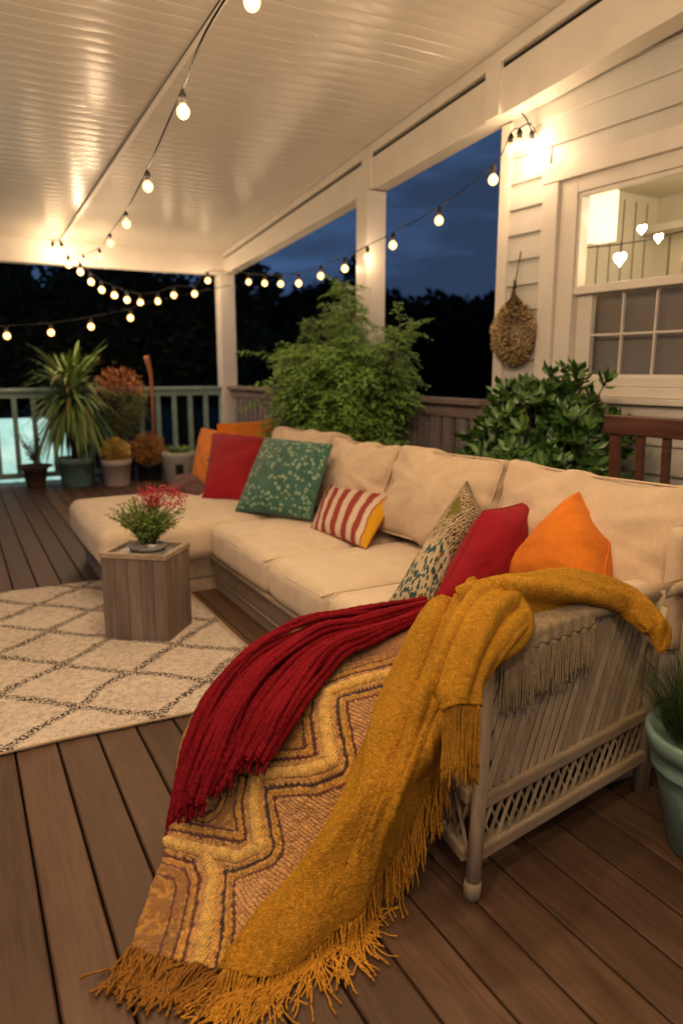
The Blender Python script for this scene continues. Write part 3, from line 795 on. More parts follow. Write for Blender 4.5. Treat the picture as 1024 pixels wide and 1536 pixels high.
def weld(o, d=.0006):
    import bmesh
    bm = bmesh.new(); bm.from_mesh(o.data); bmesh.ops.remove_doubles(bm, verts=bm.verts, dist=d)
    bmesh.ops.recalc_face_normals(bm, faces=bm.faces); bm.to_mesh(o.data); bm.free(); return o
def pillow(mb, BL, BR, TR, TL, T, n=44, pinch=.05, e=.42, wr=.006, seed=0, dent=0, back=1.0):
    BL, BR, TR, TL = map(Vector, (BL, BR, TR, TL))
    N = ((BR-BL).cross(TL-BL)).normalized()
    for side in (1, -1):
        P = np.zeros((n, n, 3))
        for j in range(n):
            for i in range(n):
                u = math.sin((i/(n-1)*2-1)*PI/2)*.6+(i/(n-1)*2-1)*.4; v = math.sin((j/(n-1)*2-1)*PI/2)*.6+(j/(n-1)*2-1)*.4
                us = u*(1-pinch*(1-v*v)); vs = v*(1-pinch*(1-u*u))
                a, b = (us+1)/2, (vs+1)/2
                p = BL*(1-a)*(1-b)+BR*a*(1-b)+TR*a*b+TL*(1-a)*b
                g = max(0, (1-u*u)*(1-v*v))
                th = T/2*(g**e)*(1 if side > 0 else back)
                p = p+N*side*th
                edge = (1-g)*min(1, g*6)
                # radial gathers that fade towards the middle
                ang = math.atan2(v, u)
                wv = nz((u*1.6, v*1.6, side*3.0), 1.5, seed)*wr*1.6+nz((math.cos(ang)*5, math.sin(ang)*5, seed), 1.3, seed)*wr*1.6*edge
                dd = dent*math.exp(-((u)**2*6+(v-1)**2*1.5)) if dent else 0
                p = p+N*side*wv*min(1, g*4)-Vector((0,0,1))*dd
                P[j, i] = p
        mb.grid(P, flip=(side < 0))
    # seam piping
    ring = []
    for k in range(80):
        s = k/80*4; i = int(s); f = s-i
        u, v = [(-1+2*f, -1), (1, -1+2*f), (1-2*f, 1), (-1, 1-2*f)][i]
        us = u*(1-pinch*(1-v*v)); vs = v*(1-pinch*(1-u*u)); a, b = (us+1)/2, (vs+1)/2
        p = BL*(1-a)*(1-b)+BR*a*(1-b)+TR*a*b+TL*(1-a)*b
        dd = dent*math.exp(-((u)**2*6+(v-1)**2*1.5)) if dent else 0
        ring.append(p-Vector((0,0,dd)))
    return ring+[ring[0]]
def make_pillow(label, quad, T, mat, seed=0, cat='pillow', group='throw pillows on the sofa', e=.42, pinch=.05, dent=0, wr=.006, name='throw_pillow', flipN=False, back=1.0):
    q = [at_z(*p) if not isinstance(p, Vector) else p for p in quad]
    c = (q[0]+q[1])/2
    t = thing(name, label, cat, tuple(c), group)
    mb = MB(); ring = pillow(mb, *q, T, e=e, pinch=pinch, seed=seed, dent=dent, wr=wr, back=back)
    build('cover', mb, mat, t)
    mb = MB(); mb.tube(ring, .0035, 5, cap=False); build('piping', mb, mat, t)
    return t

# ---------------------------------------------------------------- sofa
sofa = thing('sectional_sofa', 'cream L-shaped sectional sofa with a rattan arm end in the foreground', 'sofa', (1.04,1.25,0))
X1, Y1, Z1 = Vector((1,0,0)), Vector((0,1,0)), Vector((0,0,1))
def seat_c(y0, y1, x0=1.235, x1=2.08, seed=0, zt=.43, zb=.225):
    mb = MB(); soft_box(mb, ((x0+x1)/2, (y0+y1)/2, (zt+zb)/2), (x1-x0)/2, (y1-y0)/2-.005, (zt-zb)/2, X1, Y1, Z1, r=.062, crown=(.008,0,.020), seed=seed, n=26, wr=.004)
    o = weld(build('seat_cushion', mb, M['cream'], sofa))
    mb = MB(); 
    for zz in (zt-.028,):
        mb.tube([(x1, y0+.012, zz+.01), (x0+.05, y0+.010, zz+.012), (x0+.012, y0+.03, zz-.003), (x0+.002, (y0+y1)/2, zz-.006), (x0+.012, y1-.03, zz-.003), (x0+.05, y1-.010, zz+.012), (x1, y1-.012, zz+.01)], .0035, 5)
    build('piping', mb, M['cream'], sofa)
    return o
seat_c(3.095, 3.955, seed=1); seat_c(2.475, 3.095, seed=2); seat_c(1.42, 2.475, seed=3)
# chaise
mb = MB(); soft_box(mb, (1.42, 4.60, .315), .79, .60, .115, X1, Y1, Z1, r=.075, crown=(.012,.01,.022), seed=5, n=34, wr=.005)
weld(build('chaise_cushion', mb, M['cream'], sofa))
mb = MB(); mb.box(.70, 2.2, 4.045, 5.16, .085, .205); mb.box(1.285, 2.2, 1.42, 4.04, .085, .222)
bevel(build('base_panel', mb, M['base'], sofa, False), .006)
mb = MB(); mb.box(.715, 2.19, 4.055, 5.14, .0, .083); mb.box(1.30, 2.19, 1.44, 4.05, .0, .083)
bevel(build('plinth', mb, M['baselight'], sofa, False), .004)
mb = MB(); mb.tube([(1.262,1.46,.218),(1.262,3.98,.218)], .014, 8); mb.tube([(1.278,1.46,.088),(1.278,4.0,.088)], .007, 8)
build('front_edge_trim', mb, M['baselight'], sofa)
# back frame
mb = MB(); mb.box(2.26, 2.34, 1.42, 5.18, .06, .74); mb.box(1.62, 2.25, 5.08, 5.18, .06, .66)
bevel(build('back_frame', mb, M['base'], sofa, False), .012)
# back cushions
def back_c(y0, y1, zt, seed, xt=2.16, xb=1.99, T=.17, tilt=0):
    rot_ = math.radians(3.5); YR = Vector((-math.sin(rot_), math.cos(rot_), 0)); XR = Vector((math.cos(rot_), math.sin(rot_), 0))
    up = XR*(xt-xb)+Z1*(zt-.44); h = up.length/2; up.normalize(); nrm = up.cross(YR).normalized()
    c = Vector(((xb+xt)/2, (y0+y1)/2, (zt+.44)/2))
    t = thing('back_cushion', '', 'back cushion', (c.x, c.y, .44), 'cream back cushions along the sofa')
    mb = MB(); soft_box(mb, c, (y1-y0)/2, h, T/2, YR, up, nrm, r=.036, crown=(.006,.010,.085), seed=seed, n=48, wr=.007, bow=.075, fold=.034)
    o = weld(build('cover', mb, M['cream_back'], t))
    # piping loops round front and back edges
    mb = MB()
    for sgn in (1, -1):
        ring = []
        hw, hh, hT = (y1-y0)/2, h, T/2
        for k in range(48):
            a = 2*PI*k/48; ca, sa = math.cos(a), math.sin(a)
            sx = abs(ca)**.22*(1 if ca >= 0 else -1); sy = abs(sa)**.22*(1 if sa >= 0 else -1)
            bx_, by_ = sx, sy; ring.append(c+YR*(sx*(hw-.006)*(1-.06*(1-sy*sy)*sx*sx))+up*(sy*(hh-.006)*(1-.065*(1-sx*sx)*sy*sy))+nrm*(sgn*(hT-.010)))
        mb.tube(ring+[ring[0]], .0045, 5, cap=False)
    build('piping', mb, M['cream_back'], t)
    return t
bc = [back_c(1.47, 2.355, .905, 11), back_c(2.415, 3.215, .895, 12), back_c(3.275, 3.99, .87, 13), back_c(4.05, 4.90, .885, 14)]
for o, l in zip(bc, ('cream back cushion behind the orange pillow, nearest the rattan arm', 'cream back cushion behind the blue green printed pillow',
                     'cream back cushion directly behind the striped pillow', 'cream back cushion at the far corner beside the green pillow')): o['label'] = l
# rattan arm end
def AY(x): return 1.27+(x-1.08)*.15
mb = MB(); mb.tube([(1.036,1.25,0),(1.037,1.25,.028),(1.038,1.25,.045)], [.0222,.0222,.0212], 20); mb.tube([(1.038,1.25,.045),(1.062,1.265,.30),(1.082,1.278,.60),(1.085,1.28,.655)], [.0190,.0190,.0185,.018], 20)
build('leg', mb, M['wicker'], sofa)
mb = MB(); mb.tube([(1.80,AY(1.80),0),(1.80,AY(1.80),.66)], .024, 16); build('leg', mb, M['wicker'], sofa)
mb = MB(); mb.tube([(1.09,1.28,.65),(1.3,AY(1.3)+.01,.655),(1.6,AY(1.6),.65),(1.95,AY(1.95),.645)], .022, 14)
mb.tube([(1.085,1.285,.648),(1.10,1.5,.640)], .022, 14); build('arm_rail', mb, M['wickerx'], sofa)
mb = MB(); mb.bar((1.07,1.285,.238),(1.80,AY(1.80)+.01,.262), .045, .042); mb.bar((1.065,1.28,.098),(1.80,AY(1.80)+.005,.125), .042, .042)
bevel(build('arm_stretcher', mb, M['wickerx'], sofa, False), .008)
mb = MB(); mb.bar((1.058,1.29,.245),(1.16,2.0,.26), .035, .04); mb.bar((1.05,1.29,.085),(1.16,2.0,.10), .035, .038)
bevel(build('front_stretcher', mb, M['wickerx'], sofa, False), .008)
# slanted slats
mb = MB(); q = .86; rr = np.random.default_rng(9)
while q < 1.80:
    zb_, zt_ = .262, .64; a, b = q, q+.30*(zt_-zb_)/.38*.42+.03
    # clip to the panel
    lo, hi = 1.095, 1.80
    dx = (b-a)/(zt_-zb_)
    zs, ze = zb_, zt_
    if a < lo: zs = zb_+(lo-a)/dx
    if b > hi: ze = zb_+(hi-a)/dx
    if ze > zs+.02:
        xa, xb = a+dx*(zs-zb_), a+dx*(ze-zb_)
        w = .0215+rr.uniform(-.0025, .0025)
        mb.bar((xa, AY(xa)+.006, zs), (xb, AY(xb)+.006, ze), .005, w, up=(1,0,0))
    q += .0335
bevel(build('arm_slats', mb, M['wicker'], sofa, False), .0018)
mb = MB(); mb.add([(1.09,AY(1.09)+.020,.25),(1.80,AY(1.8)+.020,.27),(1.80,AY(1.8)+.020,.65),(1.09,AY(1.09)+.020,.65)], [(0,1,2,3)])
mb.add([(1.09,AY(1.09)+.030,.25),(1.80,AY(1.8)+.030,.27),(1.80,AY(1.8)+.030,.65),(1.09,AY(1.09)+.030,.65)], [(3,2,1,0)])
build('slat_shade_backing', mb, wood('slat_gap_shade', (.022,.014,.009), (.045,.03,.02), 'Z', .8), sofa, False)  # dark brown sheet, shade between the slats put into its colour
# lattice
mb = MB(); zb0 = lambda x: .118+(x-1.065)*.037; zt0 = lambda x: .219+(x-1.07)*.033
q = 1.02
while q < 1.80:
    for s, off in ((.050, 0), (-.050, .006)):
        xa, xb = q, q+s
        if s < 0: xa, xb = q+.06, q+.06+s
        xa_, xb_ = min(max(xa, 1.06), 1.79), min(max(xb, 1.06), 1.79)
        if abs(xb-xa) < 1e-6: continue
        fa = (xa_-xa)/(xb-xa); fb = (xb_-xa)/(xb-xa)
        if fb-fa < .15: continue
        za, zb_ = zb0(xa_)+(zt0(xa_)-zb0(xa_))*fa, zb0(xb_)+(zt0(xb_)-zb0(xb_))*fb
        mb.bar((xa_, AY(xa_)+off, za), (xb_, AY(xb_)+off, zb_), .006, .0075 if s > 0 else .0045, up=(1,0,0))
    q += .038
yy = 1.30
while yy < 1.95:
    for s in (.05, -.05):
        xx = 1.052+(yy-1.29)*.15
        mb.bar((xx+(0 if s > 0 else .005), yy if s > 0 else yy+.05, .104), (xx+(0 if s > 0 else .005), yy+s if s > 0 else yy, .228), .008, .006)
    yy += .042
build('lattice', mb, M['wicker'], sofa, False)
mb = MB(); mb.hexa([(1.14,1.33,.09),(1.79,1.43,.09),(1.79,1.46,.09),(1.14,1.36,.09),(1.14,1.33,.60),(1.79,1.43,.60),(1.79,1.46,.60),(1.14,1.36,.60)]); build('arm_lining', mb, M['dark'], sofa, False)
mb = MB(); soft_box(mb, (1.52,1.455,.53), .40,.05,.11, Vector((.65,.10,0)).normalized(),Vector((-.10,.65,0)).normalized(),Z1, r=.04, n=18, seed=8); weld(build('arm_pad', mb, M['cream'], sofa))
mb = MB(); mb.tube([(1.99,1.36,.0),(1.90,1.34,.40),(1.93,1.36,.64),(2.05,1.38,.86)], .016, 10); mb.tube([(1.74,1.33,.40),(1.78,1.335,.62)], .012, 10)
mb.tube([(1.66,1.365,.648),(1.80,1.375,.640),(2.02,1.38,.66)], .018, 10)
build('side_pole', mb, M['wicker'], sofa)
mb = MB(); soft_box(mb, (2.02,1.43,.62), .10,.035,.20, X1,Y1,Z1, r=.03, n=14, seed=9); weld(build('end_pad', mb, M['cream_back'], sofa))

# ---------------------------------------------------------------- pillows
make_pillow('square orange pillow leaning at the back, showing to the right above the red one', [(325,700,.55),(418,700,.55),(418,628,.88),(326,636,.88)], .15, M['orange'], 21)
make_pillow('orange pillow showing as a narrow strip left of the far red pillow', [(287,727,.44),(350,748,.46),(362,652,.80),(303,642,.80)], .20, M['orange'], 22)
make_pillow('crimson square pillow on the chaise between the orange and green pillows', [(303,749,.445),(376,752,.45),(399,658,.80),(319,650,.82)], .20, M['red'], 23)
make_pillow('green pillow with small pale floral speckles on the chaise', [(353,766,.445),(466,779,.475),(499,667,.88),(398,656,.84)], .17, M['green'], 24)
make_pillow('rust brown cushion lying low at the far left behind the orange pillow', [(250,736,.435),(300,748,.435),(312,716,.50),(268,712,.52)], .09, M['rust'], 30)
make_pillow('lumbar pillow with red and white stripes and a mustard end', [(466,793,.445),(549,824,.445),(599,744,.64),(492,722,.64)], .13, M['stripe'], 25, e=.5)
make_pillow('blue green and cream printed pillow leaning on the second cushion', [(584,902,.45),(648,908,.45),(724,772,.72),(700,722,.81)], .19, M['print'], 26, e=.5, pinch=.03)
make_pillow('crimson velvet pillow between the printed and orange pillows near the arm', [(648,906,.46),(760,880,.47),(797,750,.79),(725,766,.775)], .22, M['red'], 27, e=.5)
make_pillow('orange velvet pillow beside the rattan arm', [(752,872,.50),(905,900,.57),(914,815,.715),(868,738,.86)], .26, M['orange'], 28, e=.42, pinch=.05)

# ---------------------------------------------------------------- side table, plant
TL_, TF, TR_ = Vector((.553,3.50,0)), Vector((.812,3.295,0)), Vector((.990,3.51,0)); TB = TL_+TR_-TF
t = thing('side_table', 'grey plank box side table standing on the rug', 'side table', tuple(TF))
mb = MB(); cs = [TF, TR_, TB, TL_]; ht = .415
for k in range(4):
    a, b = cs[k], cs[(k+1) % 4]; n = 5 if k in (1, 3) else 4
    out = (b-a).cross(Z1).normalized()
    for i in range(n):
        p, q = a.lerp(b, (i+.012)/n), a.lerp(b, (i+.988)/n)
        rr_ = .0 
        mb.hexa([p, q, q-out*.018, p-out*.018, p+Z1*ht, q+Z1*ht, q-out*.018+Z1*ht, p-out*.018+Z1*ht])
bevel(build('body', mb, M['plank'], t, False), .0015)
cc = (TL_+TR_)/2; mb = MB()
for k in range(4):
    a, b = cs[k], cs[(k+1) % 4]; o1 = (a-cc)*1.035; o2 = (b-cc)*1.035; i1 = (a-cc)*.86; i2 = (b-cc)*.86
    mb.hexa([cc+o1+Z1*ht, cc+o2+Z1*ht, cc+i2+Z1*ht, cc+i1+Z1*ht, cc+o1+Z1*(ht+.026), cc+o2+Z1*(ht+.026), cc+i2+Z1*(ht+.026), cc+i1+Z1*(ht+.026)])
bevel(build('top_frame', mb, M['planktop'], t, False), .003)
mb = MB(); mb.add([cc+(c-cc)*.87+Z1*(ht+.010) for c in cs], [(0,1,2,3)]); build('top_panel', mb, M['tray'], t, False)
pc = cc+Vector((.015,.02,ht+.010))
t = thing('flower_pot', 'feathery green plant with red blossoms in a low grey dish on the side table', 'potted plant', tuple(pc))
mb = MB(); mb.lathe([(.001,.002),(.075,.002),(.088,.008),(.092,.024),(.087,.024),(.08,.014),(.001,.012)], pc, 28); build('dish', mb, M['tray'], t)
rr = np.random.default_rng(31); ml = MB(); ms = MB(); mf = MB()
for i in range(175):
    a = rr.uniform(0, 2*PI); r = rr.uniform(0, .04); b = pc+Vector((math.cos(a)*r, math.sin(a)*r, .03))
    out = Vector((math.cos(a), math.sin(a), 0)); L = rr.uniform(.11, .24); sp_ = rr.uniform(.1, .9)
    pts = [b+out*(sp_*L*s**1.3)+Z1*(L*s*(1-.35*sp_*s)) for s in np.linspace(0, 1, 6)]
    ms.tube(pts, .0012, 4)
    for k in range(26):
        s = rr.uniform(.15, 1); p = b+out*(sp_*L*s**1.3)+Z1*(L*s*(1-.35*sp_*s))
        dv = (out*.4+Vector(rr.normal(size=3))*.7+Z1*.5).normalized(); ml.leaf(p, dv, dv.orthogonal().normalized(), rr.uniform(.014, .030), .007)
right = Vector((.88,-.47,0))
for i in range(24):
    a = rr.uniform(0, 2*PI); b = pc+Vector((math.cos(a)*.02, math.sin(a)*.02, .05))
    tip = pc+right*rr.uniform(-.03, .20)+Vector((.47,.88,0))*rr.uniform(-.08, .08)+Z1*(rr.uniform(.20, .31))
    ms.tube([b, b.lerp(tip, .5)+Z1*.03, tip], .0011, 4)
    for k in range(34):
        p = tip+Vector(rr.normal(size=3))*.015; dv = Vector(rr.normal(size=3)).normalized()
        mf.leaf(p, dv, dv.orthogonal().normalized(), rr.uniform(.008, .015), .010)
build('stems', ms, M['twig'], t); build('leaves', ml, M['green_sm'], t, False); build('blossoms', mf, M['red_fl'], t, False)

# ---------------------------------------------------------------- rug
mb = MB(); x0, x1, y0, y1 = -2.3, 1.125, 2.54, 4.56; nx, ny = 90, 60; P = np.zeros((ny, nx, 3))
for j in range(ny):
    for i in range(nx):
        a, b = i/(nx-1), j/(ny-1); X = x0+(x1-x0)*a; Y = y0+(y1-y0)*b
        ed = min(a, 1-a)*(x1-x0), min(b, 1-b)*(y1-y0); e = min(ed)
        P[j, i] = (X+.008*nz((0, Y, 0), 3)*(a > .97), Y+.014*nz((X, 0, 0), 2.2)*(b < .03), .010+.004*nz((X, Y, 0), 4)+(.004*max(0, nz((X, Y, 3), 2)) if e < .06 else 0))
mb.grid(P)
rug = thing('rug', 'cream shaggy rug with dark broken diamond lines under the side table', 'rug', (0,0,0))
o = build('pile', mb, M['rug'], rug); sd = o.modifiers.new('s', 'SOLIDIFY'); sd.thickness = .008; sd.offset = -1
mb = MB(); mb.tube([(x0,y0+.014*nz((x,0,0),2.2)*0,.008)]+[tuple(P[0, i]) for i in range(nx)]+[tuple(P[j, -1]) for j in range(ny)], .0055, 6); build('binding', mb, M['rugedge'], rug)

# ---------------------------------------------------------------- throws
class Net:
    def __init__(s, rows): s.g = np.array([[list(at_z(*p)) for p in r] for r in rows]); s.nb, s.na = s.g.shape[:2]
    @staticmethod
    def w(t): return np.array([-.5*t+t*t-.5*t**3, 1-2.5*t*t+1.5*t**3, .5*t+2*t*t-1.5*t**3, -.5*t*t+.5*t**3])
    def at(s, a, b):
        a = min(max(a, 0), 1)*(s.na-1); b = min(max(b, 0), 1)*(s.nb-1)
        i = min(int(a), s.na-2); j = min(int(b), s.nb-2); wa = s.w(a-i); wb = s.w(b-j)
        def G_(jj, ii):
            jc = min(max(jj, 0), s.nb-1); ic = min(max(ii, 0), s.na-1); p = s.g[jc, ic]
            if ic != ii: p = 2*p-s.g[jc, min(max(2*ic-ii, 0), s.na-1)]
            if jc != jj: p = p+(s.g[jc, ic]-s.g[min(max(2*jc-jj, 0), s.nb-1), ic])
            return p
        p = np.zeros(3)
        for m in range(4):
            for n in range(4): p += wb[m]*wa[n]*G_(j-1+m, i-1+n)
        return p
    def sample(s, na, nb):
        P = np.zeros((nb, na, 3))
        for j in range(nb):
            for i in range(na): P[j, i] = s.at(i/(na-1), j/(nb-1))
        return P
def normals(P):
    du = np.gradient(P, axis=1); dv = np.gradient(P, axis=0); n = np.cross(dv, du); n /= np.linalg.norm(n, axis=2, keepdims=True)+1e-9
    return n if n[..., 2].mean() > 0 else -n
def hang(mb, p, d, L, r, rr, floor=.005, n=9, curl=.25, grav=.5):
    p = Vector(p); d = Vector(d).normalized(); pts = [p.copy()]; st = L/n
    for k in range(n):
        d = (d+Vector((0,0,-grav*.35))+Vector(rr.normal(size=3))*curl*.6).normalized()
        q = p+d*st
        if q.z < floor+r:
            q.z = floor+r+rr.uniform(0, .004); hv = Vector((d.x, d.y, 0)); 
            if hv.length < .2: hv = Vector((-.3,-1,0))
            q = Vector((p.x, p.y, 0))+hv.normalized()*st+Vector((0,0,q.z)); d = (q-p).normalized()
        pts.append(q); p = q
    rs = [r]+[r*(1+.25*rr.normal()*.5) for _ in range(n-1)]+[r*1.25]
    mb.tube(pts, rs, 5)

# patterned blanket
net = Net([[(520,930,.45),(570,925,.46),(620,922,.47),(690,915,.475)],
           [(402,968,.415),(480,968,.44),(560,975,.455),(665,985,.45)],
           [(322,1035,.325),(420,1045,.37),(510,1055,.385),(625,1075,.36)],
           [(279,1112,.205),(385,1130,.27),(480,1148,.285),(590,1170,.27)],
           [(268,1195,.10),(350,1222,.15),(440,1240,.175),(545,1262,.16)],
           [(252,1275,.035),(325,1300,.07),(400,1320,.09),(495,1345,.08)],
           [(222,1355,.018),(280,1372,.03),(345,1390,.04),(425,1410,.03)],
           [(197,1425,.014),(240,1440,.016),(290,1452,.016),(370,1462,.012)]])
na, nb = 230, 330
P = net.sample(na, nb); Nn = normals(P)
def net_at_px(path):   # invert: nearest grid parameter to a picture point, for laying the knitted zigzag
    res = []
    s, c = math.sin(YAW), math.cos(YAW)
    rx = P[..., 0]*c-P[..., 1]*s; f = P[..., 0]*s+P[..., 1]*c; z = P[..., 2]-H
    F2 = f*math.cos(TH)-z*math.sin(TH); U = f*math.sin(TH)+z*math.cos(TH)
    u = 512+F*rx/F2; v = 768-F*U/F2
    for (a, b) in path:
        k = np.argmin((u-a)**2+(v-b)**2); res.append(P.reshape(-1, 3)[k])
    return np.array(res)
Z = net_at_px([(640,1005),(585,1018),(490,1042),(487,1075),(500,1148),(470,1160),(388,1164),(382,1200),(394,1272),(360,1288),(250,1268)])
Z2 = net_at_px([(310,1285),(322,1310),(312,1400),(300,1452)])
Z3 = net_at_px([(480,1000),(400,1035),(405,1100),(310,1130),(318,1200)])
flat = P.reshape(-1, 3)
def dist_poly(Q, Z):
    best = np.full(len(Q), 9.0); side = np.zeros(len(Q))
    for a, b in zip(Z[:-1], Z[1:]):
        d = b-a; L = d@d; t_ = np.clip(((Q-a)@d)/L, 0, 1); pr = a+t_[:, None]*d; e = Q-pr; dd = np.linalg.norm(e, axis=1)
        sd = d[0]*e[:, 1]-d[1]*e[:, 0]; m = dd < best; best[m] = dd[m]; side[m] = sd[m]
    return best, np.sign(side)
d1, s1 = dist_poly(flat, Z); d2, s2 = dist_poly(flat, Z2); d3, s3 = dist_poly(flat, Z3)
dm = np.minimum(np.minimum(d1, d2), d3)
ii, jj = np.meshgrid(np.arange(na), np.arange(nb)); ii = ii.ravel(); jj = jj.ravel()
nzf = np.array([nz(p, 14, 2) for p in flat]); nzg = np.array([nz(p, 60, 3) for p in flat]); nzh = np.array([nz(p, 170, 4) for p in flat])
gold = np.array([.58,.29,.040]); pale = np.array([.74,.45,.10]); brown = np.array([.115,.040,.022]); burg = np.array([.14,.022,.014]); tan = np.array([.56,.30,.10])
col = np.tile(gold, (len(flat), 1)); 
blot = np.clip((nzf*.8+.05+nzg*1.6+nzh*.6)*3, 0, 1)[:, None]; col = col*(1-blot*.75)+np.array([.19,.075,.015])*blot*.75
rib = (.5+.5*np.sin((dm+nzg*.004)*2*PI/.009))
# ribbed zone following the cord
_s, _c = math.sin(YAW), math.cos(YAW); _f = flat[:, 0]*_s+flat[:, 1]*_c; _z = flat[:, 2]-H
_F = _f*math.cos(TH)-_z*math.sin(TH); pu = 512+F*(flat[:, 0]*_c-flat[:, 1]*_s)/_F; pv = 768-F*(_f*math.sin(TH)+_z*math.cos(TH))/_F
px_ = np.interp(pv, [900,1005,1018,1042,1075,1148,1164,1200,1272,1288,1310,1400,1470], [660,640,585,490,487,500,388,382,394,325,322,312,300])
z_ = (dm > .010) & (dm < .030); col[z_] = (tan*.55+gold*.45)[None, :]*(.75+.35*rib[z_][:, None])
lb = (dm > .029) & (dm < .044); col[lb] = np.where((pu[lb] > px_[lb])[:, None], brown*.45, burg*.8)
hb = .5+.5*np.sin((flat[:, 0]*.7+flat[:, 2]*1.3+nzf*.012)*2*PI/.0115)
sel_r = (dm > .044) & (pu > px_)
col[sel_r] = (tan*.95)[None, :]*(.25+1.05*hb[sel_r][:, None])+brown[None, :]*.3
g2 = (dm > .044) & (dm < .058); col[g2] = (gold*.9)[None, :]*(.7+.5*rib[g2][:, None])
l2 = (dm > .058) & (dm < .065); col[l2] = burg*.5+brown*.5
l3 = (dm > .092) & (dm < .099) & ~sel_r; col[l3] = burg*.5+brown*.6
cord = np.clip(1-(dm/.012)**2, 0, 1)
col = col*(1-np.clip(cord*2.5, 0, 1)[:, None])+pale*np.clip(cord*2.5, 0, 1)[:, None]
# upper part next to the red throw is warmer and redder
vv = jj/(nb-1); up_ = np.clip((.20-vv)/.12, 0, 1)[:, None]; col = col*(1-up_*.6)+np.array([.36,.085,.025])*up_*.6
col *= (1+.35*nzg+.3*nzh)[:, None]
hgt = .013*np.sqrt(cord)+.0022*rib*(dm < .030)*(dm > .010)+.0022*hb*sel_r+.004*nzf+.003*nzg+.0022*nzh-.003*((dm > .030) & (dm < .043))
fold = .010*np.sin(ii/(na-1)*9+vv*3)*(1-vv*.6)
flat2 = flat+Nn.reshape(-1, 3)*(hgt+fold+.004)[:, None]; flat2[:, 2] = np.maximum(flat2[:, 2], .008)
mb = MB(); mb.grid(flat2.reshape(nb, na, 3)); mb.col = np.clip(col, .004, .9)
pt = thing('patterned_blanket', 'gold and brown knitted blanket with raised zigzag cord spilling onto the deck', 'blanket', tuple(at_z(300,1400,0)))
o = build('blanket_body', mb, M['pattern'], pt); sd = o.modifiers.new('s', 'SOLIDIFY'); sd.thickness = .008; sd.offset = -1
# fuzz: fibres standing off the knit
mb = MB(); rr = np.random.default_rng(44); fcol = []
FN = Nn.reshape(-1, 3)
for k in rr.integers(0, len(flat2), 26000):
    n_ = Vector(FN[k]); dv = (n_*.6+Vector(rr.normal(size=3))*.6).normalized(); p = Vector(flat2[k]); L = rr.uniform(.002, .006); sd_ = dv.orthogonal().normalized()*.0006
    mb.add([p-sd_, p+sd_, p+dv*L], [(0,1,2)]); fcol += [col[k]*1.15]*3
mb.col = np.clip(np.array(fcol), .004, .9); build('fuzz', mb, M['pattern'], pt, False)
mb = MB(); edge = flat2.reshape(nb, na, 3)
for k in range(46):
    a = k/45*.95; i = int(a*(na-1)); p = edge[-1, i]; d = Vector(edge[-1, i]-edge[-14, i]); d.z = 0
    if k < 8: d = d.normalized()+Vector((-.35,.05,0))
    for m in range(4):
        hang(mb, Vector(p)+Vector(rr.normal(size=3))*.004, d.normalized()+Vector((rr.normal()*.22, rr.normal()*.22, .1)), rr.uniform(.07, .13), .0027, rr, curl=.2)
build('fringe', mb, knit_mat('gold_brown_yarn', (.33,.15,.03), 260), pt)

# red throw: chenille ropes laid over it
rnet = Net([[(640,908,.50),(645,914,.50),(650,922,.50)],
            [(540,924,.495),(548,940,.505),(558,962,.50)],
            [(460,938,.475),(482,955,.49),(515,980,.485)],
            [(385,972,.43),(420,998,.45),(478,1018,.45)],
            [(320,1036,.345),(370,1058,.39),(440,1075,.40)],
            [(280,1112,.235),(335,1130,.295),(412,1128,.33)],
            [(260,1198,.11),(305,1200,.19),(380,1180,.26)],
            [(247,1262,.015),(292,1248,.12),(352,1208,.21)]])
rt_ = thing('red_throw', 'crimson chunky chenille throw draped over the patterned blanket', 'throw blanket', tuple(at_z(250,1262,0)))
rr = np.random.default_rng(51)
mb = MB(); NR = 25
for layer in range(2):
    for k in range(NR):
        a0 = (k+.5)/NR+rr.uniform(-.012, .012); L = 1-.24*a0**1.3-.11*abs(math.sin(k*1.7))-rr.uniform(0, .05)*layer; pts = []; rs = []; n = 130
        ph = rr.uniform(0, 6); am = rr.uniform(.008, .022)
        for m in range(n):
            b = m/(n-1)*L
            a = a0+am*math.sin(b*7+ph)+.02*nz((k*.7, b*4, layer), 1, 3)
            p = rnet.at(min(max(a, 0), 1), b)
            bunch = .022*math.sin(a*15+b*2.2)+.012*math.sin(a*31-b*3)
            p = p+np.array([-.35,-.3,.85])*(bunch*(1-.3*b)+.012-layer*.013+.003*math.sin(b*30+ph))
            p[2] = max(p[2], .012)
            pts.append(Vector(p)); rs.append((.0086 if layer == 0 else .0105)*(1+.22*nz((k, b*45, 1), 1, 5)+.10*math.sin(m*1.9+k)+.3*nz((k*2, b*4, 5), 1, 2))*(1 if m < n-3 else .8))
        mb.tube(pts, rs, 7)
build('yarn_ropes', mb, M['redthrow'], rt_)
fz_ = MB(); RV = mb.v
for k in rr.integers(7, len(RV)-7, 26000):
    p = Vector(RV[k]); dv = Vector(rr.normal(size=3)); dv.z += .6; dv.normalize(); L = rr.uniform(.003, .007); sd_ = dv.orthogonal().normalized()*.0006
    fz_.add([p-sd_, p+sd_, p+dv*L], [(0,1,2)])
build('fuzz', fz_, M['redthrow'], rt_, False)
mb = MB(); P2 = rnet.sample(40, 70); N2 = normals(P2); P2 = P2-N2*.006; P2[..., 2] = np.maximum(P2[..., 2], .008); P2 = P2[:50]
mb.grid(P2); build('throw_body', mb, M['redthrow'], rt_)
mb = MB()
for k in range(NR):
    a = (k+.5)/NR; L = 1-.24*a**1.3-.11*abs(math.sin(k*1.7))
    p = rnet.at(a, L*.985); q = rnet.at(a, L*.93); d = Vector(p-q)
    hang(mb, p, d, rr.uniform(.02, .05), .0062, rr, n=6, curl=.15, grav=.8)
build('tassels', mb, M['redthrow'], rt_)

